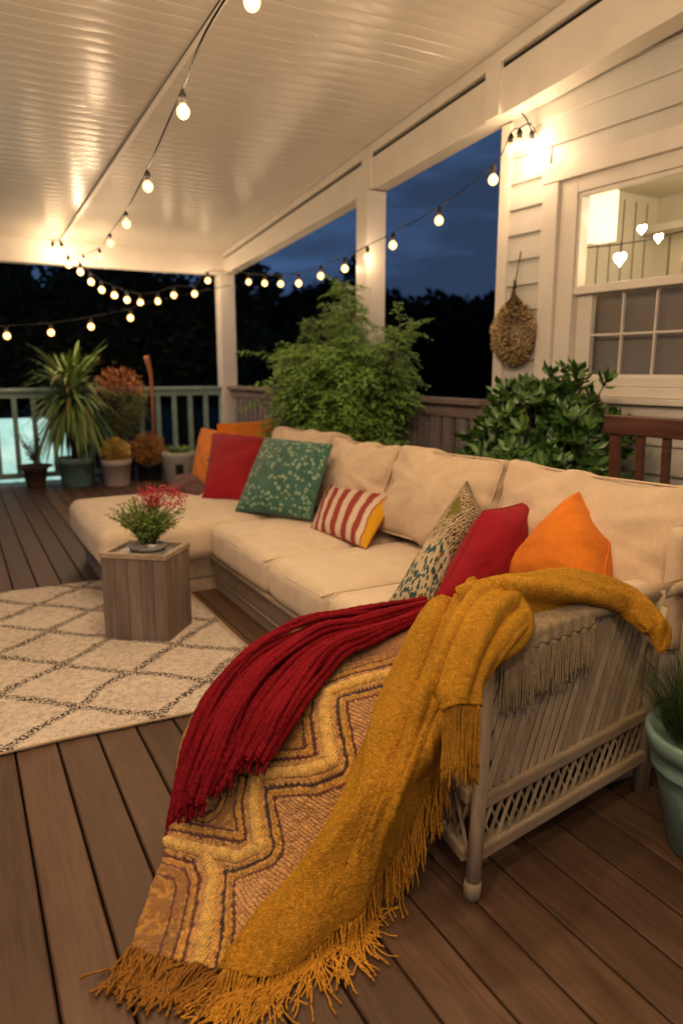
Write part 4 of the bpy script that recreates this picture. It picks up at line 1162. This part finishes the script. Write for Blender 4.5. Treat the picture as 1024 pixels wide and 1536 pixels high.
# mustard throw
mnet = Net([[(640,922,.62),(658,903,.68),(682,890,.71),(705,881,.725),(728,875,.735),(750,873,.735),(775,880,.71)],
            [(612,972,.54),(632,955,.61),(655,945,.64),(680,937,.66),(705,932,.675),(730,934,.67),(756,948,.64)],
            [(583,1040,.445),(604,1028,.51),(628,1017,.54),(652,1009,.565),(675,1002,.58),(697,1000,.58),(718,1005,.565)],
            [(549,1115,.345),(576,1106,.41),(603,1095,.44),(630,1082,.47),(655,1068,.49),(676,1055,.505),(696,1042,.51)],
            [(503,1200,.235),(535,1200,.29),(568,1188,.33),(600,1168,.365),(630,1140,.405),(655,1105,.44),(678,1065,.475)],
            [(424,1312,.105),(475,1320,.13),(520,1292,.185),(565,1252,.235),(605,1207,.295),(642,1142,.355),(672,1078,.445)],
            [(328,1455,.022),(400,1466,.014),(474,1424,.028),(537,1352,.07),(592,1268,.16),(636,1178,.29),(668,1095,.42)]])
mt = thing('mustard_throw', 'fringed mustard mohair throw bunched over the rattan arm and falling to the deck', 'throw blanket', tuple(at_z(480,1420,0)))
na, nb = 170, 240
P = mnet.sample(na, nb); Nn = normals(P)
A_, B_ = np.meshgrid(np.linspace(0, 1, na), np.linspace(0, 1, nb))
wob = np.array([[nz((a*3, b*2.2, 0), 1, 9) for a in np.linspace(0, 1, na)] for b in np.linspace(0, 1, nb)])
fine = np.array([[nz(P[j, i], 90, 6)+.7*nz(P[j, i], 200, 7) for i in range(na)] for j in range(nb)])
fade = np.clip((1-B_)*1.6, .35, 1)
ridge = lambda x: 1-2*np.abs(np.sin(x))**.8
fd = (.015*np.sin(A_*15+wob*3.6+B_*1.2)+.010*ridge(A_*11-B_*1.5+wob*3)+.013*wob)*fade*np.clip(.3+A_*4, 0, 1)
fd += (.016*ridge(A_*6.5+B_*3.2+wob*1.5)+.010*ridge(A_*12-B_*5+wob*2))*np.clip((B_-.35)*2, 0, 1)*np.clip((1-B_)*5, .25, 1)
fd += -.022*np.exp(-((A_-.30-.10*B_)/.035)**2)*np.clip(1.1-B_*1.2, 0, 1)-.020*np.exp(-((A_-.60+.12*B_)/.035)**2)*np.clip(.95-B_, 0, 1)
P3 = P+Nn*(fd+.010+.0022*fine)[..., None]; P3[..., 2] = np.maximum(P3[..., 2], .012)
mb = MB(); mb.grid(P3)
o = build('blanket_body', mb, M['throw'], mt); sd = o.modifiers.new('s', 'SOLIDIFY'); sd.thickness = .006; sd.offset = -1
# rolled left hem
mb = MB(); mb.tube([tuple(P3[j, 1]) for j in range(0, nb, 3)], .0075, 8); build('rolled_hem', mb, M['throw'], mt)
# roll bunched along the arm
def roll(path, rad, twist, seed, n=110, m=56, flat_=.85, fold=.16):
    pts = catmull(path, 24); L = len(pts); P = np.zeros((L, m+1, 3))
    for i, p in enumerate(pts):
        s = i/(L-1); d = (pts[min(i+1, L-1)]-pts[max(i-1, 0)]).normalized(); side = d.cross(Z1)
        side = side.normalized() if side.length > .2 else Vector((0,-1,0)); up = side.cross(d).normalized()
        k = s*(len(rad)-1); i0 = min(int(k), len(rad)-2); r = rad[i0]*(1-(k-i0))+rad[i0+1]*(k-i0)
        for j in range(m+1):
            a = 2*PI*(j % m)/m; aa = a+twist*s
            rr_ = r*(1+fold*math.sin(3*aa+seed)+fold*.6*math.sin(5*aa+2*seed+s*3)+.14*nz((math.cos(a)*1.5, math.sin(a)*1.5, s*5), 1, seed))
            q = p+side*(math.cos(a)*rr_*1.05)+up*(math.sin(a)*rr_*flat_)
            f = nz(q, 90, 6)*.0022+nz(q, 200, 7)*.0016
            P[i, j] = q+(q-p).normalized()*f
    return P
mb = MB()
r1 = roll([Vector((1.60,1.20,.56)), Vector((1.625,1.235,.615)), Vector((1.60,1.33,.665)), Vector((1.47,1.375,.70)), Vector((1.33,1.38,.715)), Vector((1.20,1.40,.72)), Vector((1.13,1.45,.69))], [.004,.036,.046,.062,.070,.070,.05], 2.6, 1.3)
mb.grid(r1)
build('arm_roll', mb, M['throw'], mt)
mb = MB()
net3 = Net([[(700,905,.73),(735,885,.75),(775,900,.72),(790,935,.69)],
            [(672,950,.70),(705,930,.72),(742,932,.71),(770,958,.68)],
            [(655,1000,.65),(680,985,.67),(712,985,.665),(735,1000,.64)],
            [(650,1040,.60),(672,1030,.62),(698,1030,.615),(716,1035,.60)],
            [(668,1060,.575),(680,1060,.585),(698,1060,.585),(712,1058,.575)]])
na3, nb3 = 70, 90; P4 = net3.sample(na3, nb3); N4 = normals(P4)
for j in range(nb3):
    for i in range(na3):
        a, b = i/(na3-1), j/(nb3-1); w = nz((a*3, b*2, 0), 1, 13)
        P4[j, i] += N4[j, i]*(.020*math.sin(a*PI)+.009*math.sin(a*14+w*3+b*2)+.0022*(nz(P4[j, i], 90, 6)+.7*nz(P4[j, i], 200, 7)))
mb.grid(P4); o = build('overfold', mb, M['throw'], mt); sd = o.modifiers.new('s', 'SOLIDIFY'); sd.thickness = .010; sd.offset = -1
mb = MB(); mb.tube([tuple(P4[j, -1]) for j in range(0, nb3, 3)], .012, 8); build('folded_edge', mb, M['throw'], mt)
# loop that turns the overfold back into the roll
mb = MB(); lp = catmull([at_z(708,975,.66), at_z(735,985,.655), at_z(765,972,.66), at_z(785,945,.68), at_z(782,915,.71), at_z(762,893,.735), at_z(735,882,.745)], 10)
mb.tube(lp, [.010+.014*math.sin(PI*min(1, i/(len(lp)-1)*1.0)) for i in range(len(lp))], 14); build('fold_loop', mb, M['throw'], mt)
# fringe
rr = np.random.default_rng(61); mb = MB()
seg = P3[-1]; cum = np.concatenate([[0], np.cumsum(np.linalg.norm(np.diff(seg, axis=0), axis=1))]); n = int(cum[-1]/.0085)
for k in range(n):
    s = (k+.5)/n*cum[-1]; i = int(np.searchsorted(cum, s)); i = min(max(i, 1), na-1)
    p = Vector(P3[-1, i]); d = Vector(P3[-1, i]-P3[-12, i]).normalized(); d += Vector((.05*math.sin(k*.55), -.25, 0)); cl = Vector((math.sin(k*.55)*.15, math.cos(k*.8)*.15, 0))
    L = rr.uniform(.09, .165)
    for m in range(5):
        hang(mb, p+Vector(rr.normal(size=3))*.004, d+cl+Vector(rr.normal(size=3))*.12, L*rr.uniform(.8, 1.15), .0019, rr, curl=.21, n=13, grav=.9 if p.z > .08 else .6)
build('fringe', mb, M['throwf'], mt); mb = MB()
for k in range(24):
    a = k/23; i = int(a*(na3-1)); p = Vector(P4[-1, i])
    for m in range(3): hang(mb, p+Vector(rr.normal(size=3))*.002, Vector((0,0,-1)), rr.uniform(.14, .20), .0024, rr, curl=.07, n=12, grav=1.6)
build('overfold_fringe', mb, M['throwf'], mt); mb = MB()
for k in range(70):        # edge under the overfold, hanging along the arm post
    b = .60+.39*k/69; j = int(b*(nb-1)); p = Vector(P3[j, -1])
    for m in range(2): hang(mb, p+Vector(rr.normal(size=3))*.003, Vector((.1,-.1,-1)), rr.uniform(.10, .15), .0025, rr, curl=.09, n=12, grav=1.6)
build('side_fringe', mb, M['throwf'], mt)
# mohair fuzz
mb = MB()
def fuzz(mb, G3, NN, count, L0, L1):
    nb_, na_ = G3.shape[:2]
    for _ in range(count):
        j, i = rr.integers(nb_), rr.integers(na_); n_ = Vector(NN[j, i]); dv = (n_*.5+Vector(rr.normal(size=3))*.6).normalized()
        p = Vector(G3[j, i])+Vector(rr.normal(size=3))*.001; L = rr.uniform(L0, L1); sd_ = dv.orthogonal().normalized()*.0005
        mb.add([p-sd_, p+sd_, p+dv*L], [(0,1,2)])
fuzz(mb, P3, Nn, 22000, .004, .010); fuzz(mb, P4, N4, 4000, .004, .009); fuzz(mb, r1, normals(r1), 7000, .004, .010)
build('fuzz', mb, M['throw'], mt, False)

# beige fringed throw beneath, hanging over the outside of the arm
bt_ = thing('beige_throw', 'beige fringed throw showing only its fringe under the mustard roll', 'throw blanket', (1.25,1.26,.66))
mb = MB(); P5 = np.zeros((16, 60, 3))
for j in range(16):
    for i in range(60):
        x = 1.10+.36*i/59; s = j/15
        yb = AY(x)-.026; path = [(AY(x)+.10, .678), (AY(x)+.02, .682), (AY(x)-.022, .668), (yb, .628)]
        k = s*3; i0 = min(int(k), 2); f = k-i0; P5[j, i] = (x, path[i0][0]*(1-f)+path[i0+1][0]*f+.004*math.sin(i*.9), path[i0][1]*(1-f)+path[i0+1][1]*f)
mb.grid(P5); o = build('cloth', mb, M['beigef'], bt_); sd = o.modifiers.new('s', 'SOLIDIFY'); sd.thickness = .004
mb = MB()
for k in range(110):
    x = 1.10+.36*k/109+rr.normal()*.001; L = .155-.04*(x-1.10)/.36+rr.normal()*.012
    p = Vector((x, AY(x)-.028, .63)); hang(mb, p, (0,0,-1), L, .0019, rr, curl=.09, n=11, grav=1.6)
build('fringe', mb, M['beigef'], bt_)

# ---------------------------------------------------------------- plants
def pot(mb, c, rt, rb, h, rim=.02, n=40):
    mb.lathe([(.001,0),(rb*.96,0),(rb,.01),(rb+(rt-rb)*.85,h*.80),(rt*.985,h*.80),(rt,h*.82),(rt+.008,h*.97),(rt,h),(rt-rim,h),(rt-rim*1.2,h*.9),(rt-rim*1.3,h*.86),(.001,h*.87)], c, n)
# right foreground teal pot with grassy bush
c = Vector((1.722,1.09,0))
def ray_c(): pass
t = thing('planter', 'large teal pot of dark grassy foliage cut by the right edge beside the sofa arm', 'potted plant', tuple(c))
mb = MB(); mb.lathe([(.001,0),(.090,0),(.102,.008),(.143,.20),(.158,.245),(.163,.248),(.160,.253),(.164,.262),(.161,.268),(.166,.30),(.178,.302),(.184,.345),(.180,.352),(.168,.352),(.160,.33),(.001,.325)], c, 56)
build('pot', mb, M['teal_pot'], t)
mb = MB(); rr = np.random.default_rng(71)
for i in range(1500):
    a = rr.uniform(0, 2*PI); r = rr.uniform(0, .13); b = c+Vector((math.cos(a)*r, math.sin(a)*r, .33)); a2 = a+rr.normal()*.5
    L = rr.uniform(.12, .28); sp_ = rr.uniform(.15, .9); out = Vector((math.cos(a2), math.sin(a2), 0)); side = Vector((-math.sin(a2), math.cos(a2), 0))*.0022
    prev = None; vs = []
    for k in range(5):
        s = k/4; p = b+out*(sp_*L*s)+Z1*(L*(s-.45*sp_*s*s)); w = side*(1-s)
        vs += [p-w, p+w]
    mb.add(vs, [(2*k, 2*k+1, 2*k+3, 2*k+2) for k in range(4)])
build('leaves', mb, M['grass'], t, False)

# large feathery plant behind the sofa
c = Vector((2.74,5.05,0))
t = thing('feathery_plant', 'large feathery green plant behind the sofa in front of the railing', 'potted plant', tuple(c))
mb = MB(); pot(mb, c, .24, .18, .45); build('pot', mb, M['brown_pot'], t)
mb = MB(); ms = MB(); rr = np.random.default_rng(81)
def frond(mb, ms, b, out, L, rise, droop, n, lw, ll, rr, spread=.5):
    side = Vector((-out.y, out.x, 0)); pts = []
    for k in range(9):
        s = k/8; pts.append(b+out*(L*spread*s)+Z1*(L*(rise*s-droop*s*s)))
    ms.tube(pts, [.004*(1-.8*k/8) for k in range(9)], 4)
    for k in range(n):
        s = .18+.82*(k/n); i = min(int(s*8), 7); f = s*8-i; p = pts[i].lerp(pts[i+1], f); d = (pts[i+1]-pts[i]).normalized()
        for sg in (-1, 1):
            dv = (d*.7+side*sg*.9+Vector(rr.normal(size=3))*.35-Z1*.45).normalized()
            l = ll*(1-.55*s)*rr.uniform(.6, 1.2)
            # leaflet made of a short row of tiny blades
            for q in range(3):
                pp = p+dv*l*(q/3); d3 = (dv+Vector(rr.normal(size=3))*.45).normalized(); mb.leaf(pp, d3, d3.orthogonal().normalized(), l*.5, lw)
for i in range(430):
    a = rr.uniform(0, 2*PI); hf = rr.uniform(); out = Vector((math.cos(a), math.sin(a), 0))
    b = c+out*.05+Z1*(.62+.72*hf)
    L = rr.uniform(.55, .92)*(1-.12*hf); rise = rr.uniform(.45, .95); droop = rise+rr.uniform(-.25, .75)*(1.2-hf*.7)
    sp_ = rr.uniform(.55, 1.0)*(.85 if out.x > .2 else 1)
    frond(mb, ms, b, out, L, rise, droop, 19, .019, .13, rr, sp_)
for i in range(60):
    a = rr.uniform(0, 2*PI); out = Vector((math.cos(a), math.sin(a), 0))
    frond(mb, ms, c+out*.04+Z1*rr.uniform(.75, 1.15), out, rr.uniform(.65, .88), rr.uniform(.8, 1.2), rr.uniform(.45, .8), 20, .016, .11, rr, rr.uniform(.6, 1.0)*(.8 if out.x > .2 else 1))
for (dx, dy, top) in ((.05,.1,1.93),(-.1,-.25,1.72),(.0,.55,1.72),(.12,-.6,1.62),(-.1,.9,1.45),(.1,.3,1.80)):
    b = c+Z1*.6; tip = Vector((c.x+dx, c.y+dy, top)); mid = b.lerp(tip, .55)+Vector((0,dy*.1,.05)); ms.tube([b, mid, tip], [.012,.008,.004], 6)
    for k in range(46):
        s = rr.uniform(.30, 1); p = mid.lerp(tip, (s-.35)/.65) ; a = rr.uniform(0, 2*PI); out = Vector((math.cos(a), math.sin(a), 0))
        frond(mb, ms, p, out, rr.uniform(.12, .30), rr.uniform(.3, 1), rr.uniform(.3, 1), 9, .011, .09, rr, .9)
build('foliage', mb, M['fern'], t, False); build('stems', ms, M['twig'], t)

# glossy shrub by the wall
c = Vector((2.84,2.97,0))
t = thing('shrub', 'dense glossy dark green shrub below the hanging beside the window', 'potted plant', tuple(c))
mb = MB(); pot(mb, c, .26, .2, .42); build('pot', mb, M['teal_pot2'], t)
mb = MB(); ms = MB(); rr = np.random.default_rng(91)
for i in range(520):
    a = rr.uniform(0, 2*PI); e = rr.uniform(-.35, 1); rad = rr.uniform(.55, 1.02)**.5
    ce = math.sqrt(max(0, 1-e*e))
    lump = 1+.55*nz((math.cos(a)*1.3, math.sin(a)*1.3, e*1.5), 1.7, 4)
    if i % 9 == 0: lump *= 1.14
    p = c+Vector((math.cos(a)*ce*.34*rad*lump, math.sin(a)*ce*.43*rad*lump, .83+e*.40*rad*lump))
    if p.x > 3.25: p.x = 3.25
    ax = ((p-(c+Z1*.75)).normalized()+Z1*.6+Vector(rr.normal(size=3))*.25).normalized(); o1 = ax.orthogonal().normalized(); o2 = ax.cross(o1)
    ms.tube([c+Z1*.5+(p-c-Z1*.5)*.3, p], [.006,.003], 4)
    for k in range(11):
        th = k*2.4+rr.uniform(0, .4); r_ = o1*math.cos(th)+o2*math.sin(th); up_ = rr.uniform(.1, 1.1)
        d = (r_+ax*up_).normalized(); s = ax.cross(r_).normalized(); L = rr.uniform(.045, .105)
        nn_ = s.cross(d); bb = p-ax*(.004*k)
        w = L*.20
        mb.add([bb, bb+d*L*.35+s*w*.8, bb+d*L*.7+s*w, bb+d*L-nn_*L*.12, bb+d*L*.7-s*w, bb+d*L*.35-s*w*.8], [(0,1,2,3,4,5)])
build('foliage', mb, M['shrub'], t, False); build('stems', ms, M['twig'], t)
# leaf spikes on the shrub top
# dark wooden chair behind
t = thing('wooden_chair', 'dark red-brown wooden slat-back chair beside the wall under the window', 'chair', (2.72,2.0,0))
mb = MB(); mb.bar((2.66,2.385,1.055),(2.70,1.66,1.055), .045, .085); bevel(build('back_rail', mb, M['chair'], t, False), .006)
mb = MB(); mb.bar((2.70,2.35,.52),(2.72,1.70,.52), .03, .06); build('lower_rail', mb, M['chair'], t, False)
for yy in (2.335, 2.20, 2.07, 1.95, 1.83, 1.71):
    mb = MB(); w = .05 if yy == 2.335 else .035; mb.bar((2.70,yy,.52),(2.665+(2.385-yy)*.05,yy,1.02), .025, w, up=(0,1,0)); bevel(build('slat', mb, M['chair'], t, False), .003)
mb = MB(); mb.box(2.70, 3.13, 1.68, 2.36, .42, .455); bevel(build('seat', mb, M['chair'], t, False), .006)
for (x, y, z) in ((2.72,1.70,.54),(2.72,2.34,.54),(3.1,1.70,.419),(3.1,2.34,.419)):
    mb = MB(); mb.box(x-.022,x+.022,y-.022,y+.022,0,z-.0 if z < .5 else .418); build('leg', mb, M['chair'], t, False)

# back row of pots
def strap(mb, b, out, L, rise, droop, w, n=7, rr=None):
    side = Vector((-out.y, out.x, 0)); vs = []
    for k in range(n+1):
        s = k/n; p = b+out*(L*.75*s)+Z1*(L*(rise*s-droop*s*s)); ww = w*(.5+1.3*s)*(1-s)**.6+.0005
        vs += [p-side*ww, p+side*ww]
    mb.add(vs, [(2*k, 2*k+1, 2*k+3, 2*k+2) for k in range(n)])
rr = np.random.default_rng(101)
c = Vector((1.17,8.62,0)); t = thing('strappy_plant', 'tall spiky strap-leaved plant in a weathered teal pot by the far railing', 'potted plant', tuple(c), 'pots along the far railing')
mb = MB(); pot(mb, c, .205, .165, .33); build('pot', mb, M['teal_pot2'], t)
mb = MB(); mb.tube([c+Z1*.3, c+Z1*.95+Vector((-.02,0,0))], [.05,.035], 10); mb.tube([c+Z1*.3, c+Vector((.12,0,.7))], [.03,.02], 8); build('trunk', mb, M['trunk'], t)
mb = MB(); md = MB()
for i in range(240):
    a = rr.uniform(0, 2*PI); out = Vector((math.cos(a), math.sin(a), 0)); e = rr.uniform()
    z0 = .80+.3*e; rise = .2+.95*e*rr.uniform(.7, 1.25); droop = rr.uniform(.45, 1.1)*(1.25-e*.6)
    strap(mb if rr.uniform() > .12 else md, c+Z1*z0+out*.02, out, rr.uniform(.50, .72), rise, droop, rr.uniform(.020, .032))
for i in range(14):
    a = rr.uniform(0, 2*PI); out = Vector((math.cos(a), math.sin(a), 0)); strap(mb, c+Z1*1.05, out*.55, .55, 1.0, .2, .026)
for i in range(60):
    a = rr.uniform(0, 2*PI); out = Vector((math.cos(a), math.sin(a), 0)); strap(md if i % 3 == 0 else mb, c+Z1*.85, out, rr.uniform(.45, .65), .3, 1.15, .018)
build('leaves', mb, M['palm'], t, False); build('dry_leaves', md, M['palm_dry'], t, False)
# bushy rusty plant
c = Vector((1.72,8.86,0)); t = thing('rusty_bush', 'bushy plant with rust orange top leaves behind the spiky plant', 'potted plant', tuple(c), 'pots along the far railing')
mb = MB(); pot(mb, c, .17, .13, .30); build('pot', mb, M['dark_pot'], t)
mb = MB(); mo = MB(); ms = MB()
for i in range(2300):
    d = rr.normal(size=3); d /= np.linalg.norm(d); q = rr.uniform(.5, 1)
    p = c+Vector((.02+d[0]*.32*q, d[1]*.26*q, .92+d[2]*.42*q)); dv = (Vector(d)+Vector(rr.normal(size=3))*.6-Z1*.2).normalized()
    (mo if d[2]*q > .30+.2*nz(p, 6) else mb).leaf(p, dv, dv.orthogonal().normalized(), rr.uniform(.035, .075), .018)
for i in range(24):
    a = rr.uniform(0, 2*PI); ms.tube([c+Z1*.25, c+Vector((math.cos(a)*.1, math.sin(a)*.1, .7)), c+Vector((math.cos(a)*.24, math.sin(a)*.2, 1.05))], .005, 4)
build('leaves', mb, M['olive_leaf'], t, False); build('top_leaves', mo, M['orange_leaf'], t, False); build('stems', ms, M['twig'], t)
def mum(c, pr, prb, ph, potm, flm, fr, fz, label, name, n=1600, kind='round'):
    t = thing(name, label, 'potted plant', tuple(c), 'pots along the far railing')
    mb = MB(); pot(mb, c, pr, prb, ph, .015, 32); build('pot', mb, potm, t)
    mb = MB(); ms = MB()
    for i in range(n):
        d = rr.normal(size=3); d /= np.linalg.norm(d); lump = 1+.35*nz(Vector(d)*2.2, 1, pr*100); q = rr.uniform(.6, 1)*lump
        p = c+Vector((d[0]*fr*q, d[1]*fr*q, ph+fz*.8+d[2]*fz*q)); dv = (Vector(d)+Vector(rr.normal(size=3))*.7).normalized()
        mb.leaf(p, dv, dv.orthogonal().normalized(), rr.uniform(.02, .04), .018)
    for i in range(12):
        a = rr.uniform(0, 2*PI); ms.tube([c+Z1*(ph*.85), c+Vector((math.cos(a)*fr*.6, math.sin(a)*fr*.6, ph+fz))], .004, 4)
    build('flowers', mb, flm, t, False); build('stems', ms, M['twig'], t)
mum(Vector((1.58,8.45,0)), .165, .14, .30, M['white_pot'], M['yellow_fl'], .15, .13, 'small yellow mum in a whitish round pot beside the teal pot', 'yellow_mum')
mum(Vector((2.02,8.72,0)), .15, .13, .20, M['dark_pot'], M['amber_fl'], .19, .20, 'round amber mum in a dark pot between the two white pots', 'amber_mum', 2000)
# small brown pot with sparse plant
c = Vector((.74,8.72,0)); t = thing('small_pot', 'small brown pot with a sparse dark plant at the far left railing', 'potted plant', tuple(c), 'pots along the far railing')
mb = MB(); pot(mb, c, .135, .10, .24, .015, 28); mb.lathe([(.13,.21),(.19,.235),(.19,.25),(.13,.245)], c, 28); build('pot', mb, M['brown_pot'], t)
mb = MB(); ms = MB()
for i in range(26):
    a = rr.uniform(0, 2*PI); out = Vector((math.cos(a), math.sin(a), 0)); L = rr.uniform(.12, .45); tip = c+out*L*.45+Z1*(.24+L)
    ms.tube([c+Z1*.22, c+out*L*.1+Z1*(.24+L*.5), tip], .0035, 4)
    for k in range(14):
        p = (c+Z1*.24).lerp(tip, rr.uniform(.3, 1)); dv = Vector(rr.normal(size=3)).normalized(); mb.leaf(p, dv, dv.orthogonal().normalized(), .035, .013)
build('leaves', mb, M['olive_leaf'], t, False); build('stems', ms, M['twig'], t)
# pale square-holed pot
c = Vector((2.30,8.42,0)); t = thing('pale_planter', 'pale ceramic planter with a dark square opening and green sprigs near the sofa', 'potted plant', tuple(c), 'pots along the far railing')
mb = MB(); mb.lathe([(.001,0),(.16,0),(.175,.01),(.19,.28),(.20,.30),(.20,.34),(.19,.35),(.17,.35),(.165,.31),(.001,.31)], c, 36); build('pot', mb, M['pale_pot'], t)
fd_ = Vector((-.26,-.965,0)); sd_ = Vector((.965,-.26,0)); mb = MB(); b = c+fd_*.192+Z1*.10
mb.hexa([b-sd_*.045, b+sd_*.045, b+sd_*.045-fd_*.05, b-sd_*.045-fd_*.05]+[b-sd_*.045+Z1*.12+fd_*.010, b+sd_*.045+Z1*.12+fd_*.010, b+sd_*.045-fd_*.05+Z1*.12, b-sd_*.045-fd_*.05+Z1*.12]); build('dark_opening', mb, M['dark'], t, False)
mb = MB()
for i in range(160):
    a = rr.uniform(0, 2*PI); out = Vector((math.cos(a), math.sin(a), 0)); strap(mb, c+Vector((math.cos(a)*.08, math.sin(a)*.08, .33)), out, rr.uniform(.08, .18), 1, .5, .006, 4)
build('leaves', mb, M['green_sm'], t, False)
# branch leaning on the rail
mb = MB(); mb.tube(catmull([at_y(232,700,8.95), at_y(230,640,8.96), at_y(228,590,8.98), at_y(226,560,8.98), at_y(219,534,8.96)], 5), [.022]*15+[.026,.028,.030,.032,.036,.028], 10)
solo('wooden_stick', mb, M['stick'], tuple(at_y(232,700,8.95)), 'reddish peeled branch standing against the far railing', 'stick')

# ---------------------------------------------------------------- world: dusk sky
w = bpy.data.worlds.new('World'); SC.world = w; w.use_nodes = True; nt = w.node_tree; N = nt.nodes; L = nt.links
bg = N['Background']; sky = N.new('ShaderNodeTexSky'); sky.sky_type = 'NISHITA'; sky.sun_disc = False; sky.sun_elevation = math.radians(-4); sky.sun_rotation = math.radians(200)
tc = N.new('ShaderNodeTexCoord'); sep = N.new('ShaderNodeSeparateXYZ'); L.new(tc.outputs['Generated'], sep.inputs[0])
mp = N.new('ShaderNodeMapping'); mp.inputs['Scale'].default_value = (1.2,1.2,6.5); L.new(tc.outputs['Generated'], mp.inputs[0])
no = N.new('ShaderNodeTexNoise'); no.inputs['Scale'].default_value = 1.9; no.inputs['Detail'].default_value = 6; no.inputs['Roughness'].default_value = .55; no.inputs['Distortion'].default_value = .5; L.new(mp.outputs[0], no.inputs['Vector'])
cr = N.new('ShaderNodeValToRGB'); cr.color_ramp.elements[0].position = .40; cr.color_ramp.elements[0].color = (.020,.036,.075,1); cr.color_ramp.elements[1].position = .62; cr.color_ramp.elements[1].color = (.040,.085,.190,1)
L.new(no.outputs['Fac'], cr.inputs[0])
ml_ = N.new('ShaderNodeMix'); ml_.data_type = 'RGBA'; ml_.blend_type = 'ADD'; ml_.inputs[0].default_value = .05
L.new(cr.outputs[0], ml_.inputs[6]); L.new(sky.outputs[0], ml_.inputs[7]); L.new(ml_.outputs[2], bg.inputs['Color']); bg.inputs['Strength'].default_value = .46

# ---------------------------------------------------------------- camera and render settings
cam = bpy.data.cameras.new('Camera'); co = bpy.data.objects.new('Camera', cam); COL.objects.link(co)
co.location = (0,0,H); co.rotation_euler = (PI/2-TH, 0, -YAW)
cam.sensor_fit = 'VERTICAL'; cam.sensor_height = 24; cam.lens = 24*F/1536; cam.clip_end = 600; cam.clip_start = .05
cam.dof.use_dof = True; cam.dof.focus_distance = 2.0; cam.dof.aperture_fstop = 1.5
SC.camera = co
SC.view_settings.view_transform = 'Standard'; SC.view_settings.look = 'None'; SC.view_settings.exposure = 1.52; SC.view_settings.gamma = 1
for o in list(bpy.data.objects):
    if 'wl' in o: del o['wl']
